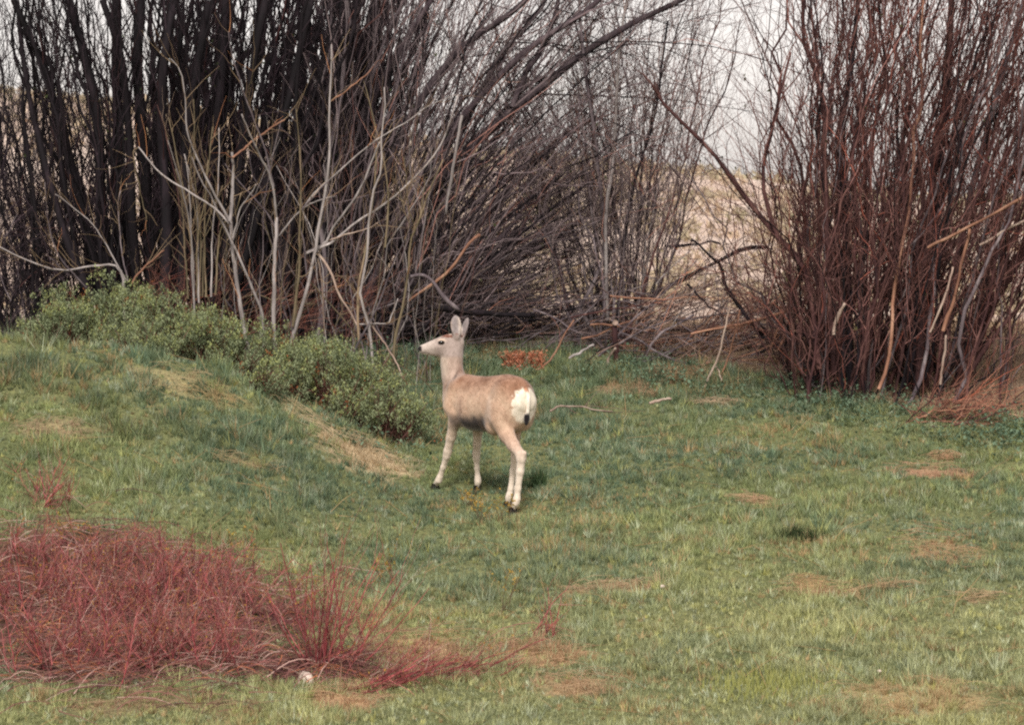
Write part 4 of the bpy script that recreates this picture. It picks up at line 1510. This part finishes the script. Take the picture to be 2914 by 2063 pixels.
sapling('dead_branch', 'pale bleached stick with a forked foot standing in front of the gap', 'dead branch', [
    (k6([(490, 1510), (530, 1400), (600, 1250), (690, 950), (742, 700)]), .012, .009, 'bare_wood', 'stick'), (k6([(600, 1260), (660, 1420)]), .008, .006, 'bare_wood', 'fork')], 34.3)
sapling('dead_branch', 'thinner tan forked stick just right of the bleached stick', 'dead branch', [
    (k6([(660, 1340), (720, 1180), (800, 950), (840, 750)]), .009, .007, 'orange_bark', 'stick'), (k6([(805, 955), (850, 1030)]), .006, .005, 'orange_bark', 'fork')], 34.5)
log('dead_branch', 'grey stick pointing up right at the foot of the middle willow', 'dead branch', k6([(0, 1090), (120, 960), (260, 870), (400, 790)]), .013, .010, 'grey_bark', 35.5)
log('dead_branch', 'long pale straight branch jutting right across the right willow', 'dead branch', cC([(1000, 955), (1200, 850), (1380, 755), (1440, 720)]), .013, .012, 'orange_bark', 33.5)
log('dead_branch', 'second straight branch jutting right below the long pale one', 'dead branch', cC([(1200, 945), (1290, 890), (1390, 842)]), .011, .011, 'bare_wood', 33.55)
log('dead_branch', 'rust red broken branch hanging in the right willow', 'dead branch', cC([(1060, 1275), (1110, 1130), (1140, 980), (1165, 880)]), .017, .010, 'orange_bark', 33.6)
log('dead_branch', 'short pale broken branch left of the rust red one', 'dead branch', cC([(1010, 1280), (1055, 1170), (1095, 1030)]), .010, .009, 'bare_wood', 33.55)
log('dead_branch', 'pale crooked stick at the lower front of the right willow', 'dead branch', cC([(1050, 1480), (1062, 1380), (1075, 1290)]), .011, .010, 'bare_wood', 33.5)
log('dead_branch', 'yellowish snag at the left front of the right willow', 'dead branch', cC([(640, 1290), (655, 1230), (680, 1170)]), .018, .014, 'bare_wood', 33.6)
log('dead_branch', 'pale curved stick against the stump of the middle willow', 'dead branch', k5([(1445, 740), (1480, 640), (1545, 530)]), .012, .011, 'bare_wood', 35.4)
log('dead_branch', 'dry pale twig lying in the grass right of the deer rump', 'dead branch', k5([(820, 1225), (930, 1165), (1150, 1180), (1340, 1220), (1500, 1225)]), .008, .005, 'bare_wood', (32.35, 32.3), 5)
log('dead_branch', 'tan branch slanting up behind the orange chunk', 'dead branch', k5([(690, 775), (850, 650), (930, 520), (1020, 320), (1080, 230)]), .009, .007, 'orange_bark', 34.7)
log('dead_branch', 'short pale branch lying at the right edge of the lawn gap', 'dead branch', k5([(1905, 1140), (2020, 1120), (2150, 1095)]), .014, .010, 'bare_wood', 33.0)
log('dead_branch', 'grey branch leaning into the middle willow foot from the left', 'dead branch', k5([(1030, 650), (1160, 580), (1300, 500)]), .013, .011, 'pale_bark', 35.4)

# stump of a cut stem with a pale face
p, r = traced(k5([(1545, 560), (1535, 400), (1530, 260)]), .028, .024, 35.5, 8, .01)
b = p[0].copy()
b[2] = float(ground(b[0], b[1]))
root = thing('stump', 'dark sawn willow stump with a pale cut face', 'stump', b)
p = np.vstack([[p[0][0], p[0][1], b[2] - .05], p])
stem_part('trunk', p, np.r_[.033, r], M['red_bark'], root, 9)
top = p[-1]
ct, st2 = np.array([0, -.75, .66]), None
a = np.linspace(0, 2 * math.pi, 13)[:-1]
disc = np.stack([np.cos(a) * .026, np.sin(a) * .66 * .034 - .004, np.sin(a) * .75 * .034], -1)
pts = np.concatenate([disc + top + np.array([0, -.024, .0]), disc * .9 + top + np.array([0, .012, -.012]) + np.array([0, -.02, 0]) * .5])
fq = [(i, (i + 1) % 12, 12 + (i + 1) % 12, 12 + i) for i in range(12)] + [(0, 1, 2, 3), (0, 3, 4, 11), (4, 5, 10, 11), (5, 6, 9, 10), (6, 7, 8, 9)]
new_mesh('cut_face', pts - np.array(root.location), np.array(fq), None, M['bare_wood'], root)

# heap of fallen branches between the middle and right willows
def brush(label, n, px, py, yr, ang, ln, rr, cols, mats):
    b = P(.5 * (px[0] + px[1]), py[1], .5 * (yr[0] + yr[1]))
    root = thing('brush_pile', label, 'brush pile', (b[0], b[1], float(ground(b[0], b[1]))))
    polys, rads = [], []
    for i in range(n):
        y_ = rng.uniform(*yr)
        c_ = P(rng.uniform(*px), rng.uniform(*py), y_)
        c_[2] = max(c_[2], float(ground(c_[0], c_[1])) + .02)
        a_ = math.radians(rng.normal(*ang))
        L_ = rng.uniform(*ln)
        d_ = np.array([math.cos(a_) * L_, rng.normal(0, .25) * L_, math.sin(a_) * L_])
        t_ = np.linspace(-.5, .5, 9)[:, None]
        p_ = c_ + d_ * t_ + np.array([0, 0, rng.normal(0, .08)]) * (t_ ** 2) * L_ + wobble(1, 9, .015)[0]
        p_[:, 2] = np.maximum(p_[:, 2], ground(p_[:, 0], p_[:, 1]) + .01)
        r_ = rng.uniform(*rr) * np.linspace(1, .45, 9)
        polys.append(p_)
        rads.append(r_)
        stem_part('branch', p_, r_, M[mats[int(rng.integers(len(mats)))]], root, 5)
    tp, tr = grow_twigs(polys, rads, n * 7, .4, .004, .55, .1, 6, .1)
    twig_part(root, tp, tr, *cols)


brush('heap of dead grey branches lying level in the gap left of the right willow', 130, (1760, 2340), (850, 1050), (35.4, 37.4), (8, 22), (.4, 1.3), (.004, .013), ((84, 66, 62), (168, 138, 122)), ['dark_bark', 'grey_bark', 'orange_bark', 'grey_bark', 'red_bark'])
brush('tangle of fallen grey branches on the ground behind the deer head', 130, (1060, 1760), (830, 985), (36.0, 38.2), (14, 20), (.4, 1.4), (.004, .012), ((58, 46, 48), (128, 110, 106)), ['dark_bark', 'grey_bark', 'grey_bark'])
brush('dark twiggy tangle at the left edge behind the leftmost shrub', 90, (-120, 240), (640, 940), (36.0, 38.0), (70, 40), (.4, 1.1), (.004, .010), ((30, 21, 26), (80, 66, 70)), ['dark_bark', 'dark_bark', 'grey_bark'])
brush('loose tangle of thin grey and tan sticks standing in the gap', 75, (1840, 2300), (720, 1000), (35.4, 37.2), (40, 40), (.5, 1.4), (.003, .008), ((92, 74, 72), (176, 150, 136)), ['grey_bark', 'grey_bark', 'orange_bark', 'pale_bark', 'red_bark'])
brush('tangle of thin rusty branches at the foot of the right willow, right edge', 34, (2640, 2960), (1150, 1210), (32.8, 33.8), (10, 25), (.3, .8), (.004, .009), ((110, 70, 60), (160, 110, 90)), ['red_bark', 'orange_bark'])
brush('scrub of dry reddish twigs under the pale saplings', 60, (380, 1050), (820, 960), (34.4, 35.6), (55, 35), (.3, .7), (.003, .007), ((86, 52, 48), (132, 92, 78)), ['red_bark', 'olive_bark'])

# ------------------------------------------------------------------ green shrubs behind the bank
def shrub(i, label, px, py, rx, ry, dep):
    c = P(px, py, dep)
    sx, sz = rx / F * dep, ry / F * dep
    gz = float(ground(c[0], c[1]))
    root = thing('shrub', label, 'shrub', (c[0], c[1], gz), 'green shrubs along the bank')
    sx, sz = sx * 1.1, sz * 1.1
    nc = max(8, int(34 * sx * sz / .09))
    d = rng.normal(size=(nc, 3))
    d /= np.linalg.norm(d, axis=1, keepdims=True)
    d[:, 2] = np.abs(d[:, 2]) - .25 * (rng.random(nc) < .3)
    lump = 1 + .55 * (vnoise(d[:, 0] * 2 + i * 7, d[:, 2] * 2 + d[:, 1] * 1.3, 1.9) - .5)
    ctr = c + d * (rng.uniform(.6, 1.08, nc) * lump)[:, None] * np.array([sx, sx * .8, sz])
    ctr[:, 2] = np.maximum(ctr[:, 2], gz + .08)
    n = nc * 14
    own = np.repeat(np.arange(nc), 14)
    tips = ctr[own] + rng.normal(0, 1, (n, 3)) * np.array([.042, .042, .05])
    tips[:, 2] = np.maximum(tips[:, 2], gz + .05)
    ctone = rng.random(nc)
    LL_ = 13
    base = np.repeat(tips, LL_, axis=0) + rng.normal(0, .012, (n * LL_, 3)) - np.array([0, 0, 1]) * rng.uniform(0, .06, (n * LL_, 1))
    m_ = n * LL_
    a_ = rng.uniform(0, 2 * math.pi, m_)
    el = rng.uniform(.3, 2.4, m_)
    ln_ = rng.uniform(.014, .028, m_)
    ax_ = np.stack([np.cos(a_), np.sin(a_), el], -1)
    ax_ *= (ln_ / np.linalg.norm(ax_, axis=1))[:, None]
    sv_ = np.stack([-np.sin(a_), np.cos(a_), rng.normal(0, .3, m_)], -1) * (ln_ * .26)[:, None]
    v_ = np.stack([base, base + ax_ * .5 + sv_, base + ax_, base + ax_ * .5 - sv_], 1).reshape(-1, 3)
    young = np.repeat((tips[:, 2] - ctr[own, 2] > .01) & (rng.random(n) < .55), LL_)[:, None] * rng.uniform(.2, .9, (m_, 1))
    tone = np.repeat((.7 * ctone[own] + .3 * rng.random(n))[:, None], LL_, axis=0)
    c_ = (srgb(112, 122, 94) * (1 - tone) + srgb(158, 166, 128) * tone)
    c_ = c_ * (1 - young) + srgb(166, 170, 104) * young
    rust = np.repeat(rng.random(n) < .02, LL_)[:, None]
    c_ = np.where(rust, srgb(150, 92, 60), c_)
    fo = new_mesh('foliage', v_ - np.array(root.location), np.arange(4 * m_).reshape(-1, 4), np.repeat(c_, 4, axis=0), M['leaf'], root)
    fo['kind'] = 'stuff'
    nb = 90
    t_ = np.linspace(0, 1, 6)[None, :, None]
    b0_ = np.array([c[0], c[1], gz]) + rng.normal(size=(nb, 1, 3)) * np.array([sx * .35, sx * .25, 0])
    e0_ = tips[rng.integers(0, n, nb)][:, None, :]
    pp_ = b0_ * (1 - t_) + e0_ * t_ + wobble(nb, 6, .012)
    twig_part(root, pp_, np.tile(np.linspace(.006, .0025, 6), (nb, 1)), (66, 40, 38), (104, 74, 62), 'branches')


SHR = [('leftmost green shrub on the bank, at the foot of the dark thicket', 200, 960, 120, 115, 33.1),
       ('tallest rounded green shrub, second from the left on the bank', 345, 935, 135, 120, 33.2),
       ('third green shrub from the left along the top of the bank', 480, 965, 120, 110, 33.0),
       ('small green shrub in front of the third one, against the bank crest', 400, 990, 110, 80, 32.6),
       ('green shrub at the foot of the forked sapling', 600, 990, 110, 100, 32.9),
       ('low shaded green shrub below the upright Y forked sapling', 720, 1030, 105, 100, 32.7),
       ('green shrub around the base of the tallest pale sapling', 860, 1040, 100, 95, 33.0),
       ('dense green shrub halfway down the bank, below the crossing stems', 940, 1080, 120, 110, 32.6),
       ('olive shrub at the dark hollow under the bank crest', 820, 1100, 90, 80, 32.45),
       ('rounded green shrub left of the deer neck', 1060, 1125, 110, 100, 32.4),
       ('lowest green shrub, beside the deer chest', 1120, 1190, 100, 75, 32.0),
       ('green shrub above the straw strip, left of the lowest one', 1000, 1185, 95, 75, 32.05),
       ('tiny yellow green bush on the bank crest', 745, 1135, 45, 38, 31.35)]
for i, (lab, px, py, rx, ry, dep) in enumerate(SHR):
    shrub(i, lab, px, py, rx, ry, dep)

# ------------------------------------------------------------------ red stemmed dogwood thicket in the foreground
def dogwood(i, label, px, py, n, spread, height, leanx, ntw, low=False):
    b = GP(px, py)
    root = thing('dogwood', label, 'dogwood', b, 'red stemmed dogwoods in the foreground')
    polys, rads = [], []
    n = int(n * 1.15)
    for j in range(n):
        bb = b + np.array([rng.normal(0, spread * .45), rng.normal(0, spread * .35), 0])
        bb[2] = float(ground(bb[0], bb[1])) - .03
        L_ = height * rng.uniform(.55, 1.15)
        d_ = np.array([leanx + rng.normal(0, .55), rng.normal(0, .45), (.35 if low else .9)])
        d_ /= np.linalg.norm(d_)
        t_ = np.linspace(0, 1, 9)[:, None]
        p_ = bb + L_ * (d_ * t_ + np.array([rng.normal(0, .12), rng.normal(0, .1), .16]) * t_ * t_) + wobble(1, 9, .006)[0]
        p_[:, 2] = np.maximum(p_[:, 2], ground(p_[:, 0], p_[:, 1]) + .005)
        r_ = rng.uniform(.0035, .0065) * np.linspace(1, .4, 9)
        polys.append(p_)
        rads.append(r_)
        stem_part('stem', p_, r_, M['dogwood'] if rng.random() < .93 else M['orange_bark'], root, 5)
    ntw = int(ntw * 2.2)
    tp, tr = grow_twigs(polys, rads, ntw, height * .5, .0034, .75, .2 if not low else .05, 6, .05)
    twig_part(root, tp, tr, (102, 44, 50), (184, 110, 106), 'twigs', 'dogwood_twig')
    if not low:                              # older shoots pressed flat over the ground
        q = 6 * n if n > 20 else 2
        bx = b + np.stack([rng.normal(0, spread * .9, q), rng.normal(0, spread * .8, q), np.zeros(q)], -1)
        a = rng.normal(.1, .7, q)
        t_ = np.linspace(-.5, .5, 7)
        L_ = rng.uniform(.2, .6, q)
        fx = bx[:, :1] + np.cos(a)[:, None] * L_[:, None] * t_
        fy = bx[:, 1:2] + np.sin(a)[:, None] * L_[:, None] * t_
        fz = ground(fx, fy) + .02 + rng.uniform(0, .10, (q, 1)) * (1 - 3.4 * t_ ** 2) + .01
        fp = np.stack([fx, fy, fz], -1) + wobble(q, 7, .006)
        twig_part(root, fp, np.tile(np.linspace(.004, .0018, 7), (q, 1)) * rng.uniform(.6, 1.2, (q, 1)), (74, 42, 44), (150, 100, 92), 'flattened_stems', 'dogwood_twig')
    bud_part(root, tp, ntw // 3, .016, (150, 110, 50), (186, 146, 74))


DOG = [('red dogwood clump at the upper left corner of the thicket, against the bank', 130, 1610, 20, .5, .32, .1, 200),
       ('red dogwood clump along the top of the thicket, left of middle', 330, 1620, 22, .5, .30, .25, 220),
       ('red dogwood clump at the top right shoulder of the thicket', 560, 1670, 22, .5, .28, .4, 220),
       ('red dogwood clump at the left edge of the thicket', 60, 1740, 20, .45, .38, .0, 200),
       ('red dogwood clump in the heart of the thicket, left half', 260, 1750, 28, .5, .40, .1, 300),
       ('red dogwood clump in the heart of the thicket, right half', 470, 1760, 28, .5, .40, .1, 300),
       ('red dogwood clump at the right flank of the thicket, behind the tall upright stems', 690, 1780, 20, .40, .36, .1, 200),
       ('red dogwood clump at the lower left of the thicket', 150, 1890, 22, .5, .42, -.05, 220),
       ('red dogwood clump at the bottom middle of the thicket', 390, 1910, 26, .5, .42, .1, 260),
       ('red dogwood clump at the bottom of the thicket, left of the white stone', 620, 1910, 26, .45, .42, .0, 260)]
for i, (lab, px, py, n, sp, h, lx, nt_) in enumerate(DOG):
    dogwood(i, lab, px, py, n, sp, h, lx, nt_)
dogwood(20, 'tallest upright red dogwood, fanning out right of the white stone', 930, 1920, 34, .16, .74, .25, 130)
dogwood(21, 'sprawling red dogwood leaning low to the right over straw', 1010, 1955, 20, .26, .62, 1.2, 100, True)
dogwood(22, 'thin trailing red dogwood at the right end of the thicket', 1230, 1920, 13, .40, .45, 1.2, 60, True)
dogwood(23, 'sparse red dogwood shoots high on the bank at the left', 110, 1440, 9, .25, .34, .25, 60)
dogwood(24, 'small lone red dogwood shoot right of the trailing one', 1530, 1820, 6, .12, .34, .5, 24)

# ------------------------------------------------------------------ stones and the orange chunk
def lump(name, label, cat, c, size, mk, seed, parts=1, jag=.25, parent=None):
    uu, vv = np.meshgrid(np.linspace(0, 2 * math.pi, 17)[:-1], np.linspace(.06, math.pi - .06, 10), indexing='ij')
    sph = np.stack([np.cos(uu) * np.sin(vv), np.sin(uu) * np.sin(vv), np.cos(vv)], -1).reshape(-1, 3)
    q = 1 + jag * (fbm(sph[:, 0] * 1.5 + seed, sph[:, 1] * 1.5 + sph[:, 2], 1.3) - .5) * 2
    v_ = sph * q[:, None] * np.asarray(size)
    ids = np.arange(160).reshape(16, 10)
    f_ = np.stack([ids[:, :-1], ids[:, 1:], np.roll(ids, -1, 0)[:, 1:], np.roll(ids, -1, 0)[:, :-1]], -1).reshape(-1, 4)
    o = new_mesh(name, v_, f_, None, mk, parent, smooth=True)
    o.location = [float(a) for a in c]
    if label:
        tag(o, label, cat)
    return o


m_, nt_, out_ = mat_new('pale_stone')
nz, rp = noise_ramp(nt_, 14, [(.3, lin(150, 128, 118)), (.55, lin(205, 186, 172)), (.8, lin(228, 214, 200))], 6)
b_ = nt_.nodes.new('ShaderNodeBsdfPrincipled')
b_.inputs['Roughness'].default_value = .9
nt_.links.new(rp.outputs[0], b_.inputs['Base Color'])
nt_.links.new(b_.outputs[0], out_.inputs[0])
M['stone'] = m_
q = GP(870, 1945)
lump('stone', 'pale rounded stone at the foot of the tall upright red stems', 'stone', (q[0], q[1], q[2] + .02), (.058, .05, .06), M['stone'], 3)
q = GP(1885, 1680)
lump('stone', 'tiny white pebble on the lawn right of the deer', 'stone', (q[0], q[1], q[2] + .03), (.018, .016, .014), M['stone'], 5)
q = GP(2502, 1922)
lump('stone', 'tiny white pebble in the grass at the lower right', 'stone', (q[0], q[1], q[2] + .03), (.014, .012, .010), M['stone'], 8)

# clump of orange dead foliage lying in the grass
q0 = P(1492, 1040, 34.3)
gz = float(ground(q0[0], q0[1]))
root = thing('dead_foliage', 'orange clump of dead foliage lying in the grass behind the deer back', 'dead foliage', (q0[0], q0[1], gz))
nt2 = 60
bx = np.stack([rng.uniform(1438, 1546, nt2), rng.uniform(1024, 1046, nt2)], -1)
P3, R3 = [], []
for px_, py_ in bx:
    a_ = P(px_, py_, 34.3 + rng.uniform(-.08, .08))
    b_ = P(px_ + rng.normal(0, 10), rng.uniform(999, 1012), 34.3 + rng.uniform(-.08, .08))
    t_ = np.linspace(0, 1, 5)[:, None]
    P3.append(a_ * (1 - t_) + b_ * t_ + wobble(1, 5, .004)[0])
    R3.append(np.linspace(.004, .002, 5))
P3 = np.array(P3)
twig_part(root, P3, np.array(R3), (120, 64, 44), (176, 108, 78), 'sprigs', 'dogwood_twig')
nl = 1500
i_ = rng.integers(0, nt2, nl)
b0 = P3[i_, rng.integers(0, 5, nl)] + rng.normal(0, .008, (nl, 3))
d_ = rng.normal(size=(nl, 3)) + np.array([0, -.2, .5])
d_ /= np.linalg.norm(d_, axis=1, keepdims=True)
s_ = np.cross(d_, rng.normal(size=(nl, 3)))
s_ /= np.linalg.norm(s_, axis=1, keepdims=True)
L_ = rng.uniform(.012, .03, (nl, 1))
v = np.stack([b0, b0 + d_ * L_ * .5 + s_ * L_ * .25, b0 + d_ * L_, b0 + d_ * L_ * .5 - s_ * L_ * .25], 1).reshape(-1, 3)
k = rng.random((nl, 1))
o = new_mesh('leaves', v - np.array(root.location), np.arange(4 * nl).reshape(-1, 4), np.repeat((srgb(172, 100, 76) * (1 - k) + srgb(204, 152, 120) * k) * rng.uniform(.8, 1.15, (nl, 1)), 4, axis=0), M['leaf'], root)
o['kind'] = 'stuff'

# ------------------------------------------------------------------ little budding weeds round the deer's feet and on the lawn
def weed(label, px, py, h, n, seed):
    b = GP(px, py)
    root = thing('budding_weed', label, 'weed', b, 'yellow budded weeds on the lawn')
    polys, rads = [], []
    for j in range(n):
        d_ = np.array([rng.normal(0, .42), rng.normal(0, .3), 1.0])
        d_ /= np.linalg.norm(d_)
        t_ = np.linspace(0, 1, 6)[:, None]
        L_ = h * rng.uniform(.5, 1.1)
        p_ = b + np.array([rng.normal(0, .03), rng.normal(0, .03), 0]) + d_ * t_ * L_ + wobble(1, 6, .005)[0]
        polys.append(p_)
        rads.append(np.linspace(.0028, .0014, 6))
        stem_part('stem', p_, rads[-1], M['olive_bark'], root, 4)
    tp, tr = grow_twigs(polys, rads, n * 4, h * .3, .0016, .6, .4, 6, .3)
    twig_part(root, tp, tr, (110, 88, 60), (140, 120, 80))
    bud_part(root, tp, n * 16, .016, (158, 138, 64), (192, 152, 78))


for lab, px, py, h, n in [('yellow budded weed just below the deer belly, between fore and hind feet', 1372, 1490, .22, 9),
                          ('yellow budded weed at the tips of the deer hind hooves', 1440, 1478, .16, 6),
                          ('yellow budded weed beside the deer front hooves', 1330, 1440, .14, 5),
                          ('thin budded weed on the lawn below the deer, right of the red stems', 1432, 1740, .30, 5),
                          ('yellow budded weed behind the tall upright red stems', 1115, 1660, .24, 6),
                          ('yellow budded weed on the lawn left of the deer feet', 690, 1600, .24, 5),
                          ('yellow budded weed left of the tall upright red stems', 860, 1760, .26, 8),
                          ('low yellow budded weed at the top of the red thicket', 200, 1545, .2, 6)]:
    weed(lab, px, py, h, n, 0)

# taller tufts scattered on the turf and the bank
def tuft(label, px, py, n, h, c0, c1, rad, lean=.5):
    b = GP(px, py)
    x_ = b[0] + rng.normal(0, rad, n)
    y_ = b[1] + rng.normal(0, rad, n)
    k_ = rng.random((n, 1))
    v_, f_, c_ = blades(x_, y_, h * rng.uniform(.5, 1.1, n), rng.uniform(.006, .011, n), srgb(*c0) * (1 - k_) + srgb(*c1) * k_, lean)
    o = new_mesh('grass_tuft', v_, f_, c_, M['grass'], None, loc=b)
    tag(o, label, 'grass tuft', 'taller grass tufts', 'stuff')


tuft('dark green grass tuft round a dark hollow on the right lawn', 2280, 1530, 420, .11, (30, 38, 24), (72, 88, 54), .085, .7)
tuft('bright yellow green grass tuft near the bottom of the lawn', 2180, 1960, 700, .10, (150, 156, 88), (182, 178, 110), .2)
tuft('dark grass tuft just right of the deer hind feet', 1530, 1385, 160, .2, (56, 76, 52), (92, 116, 76), .03)
tuft('grass tuft below the straw band on the bank', 900, 1165, 220, .13, (70, 92, 62), (120, 130, 84), .09)
tuft('dark grass tuft near the right willow', 1850, 1085, 260, .13, (50, 70, 54), (84, 106, 84), .09)
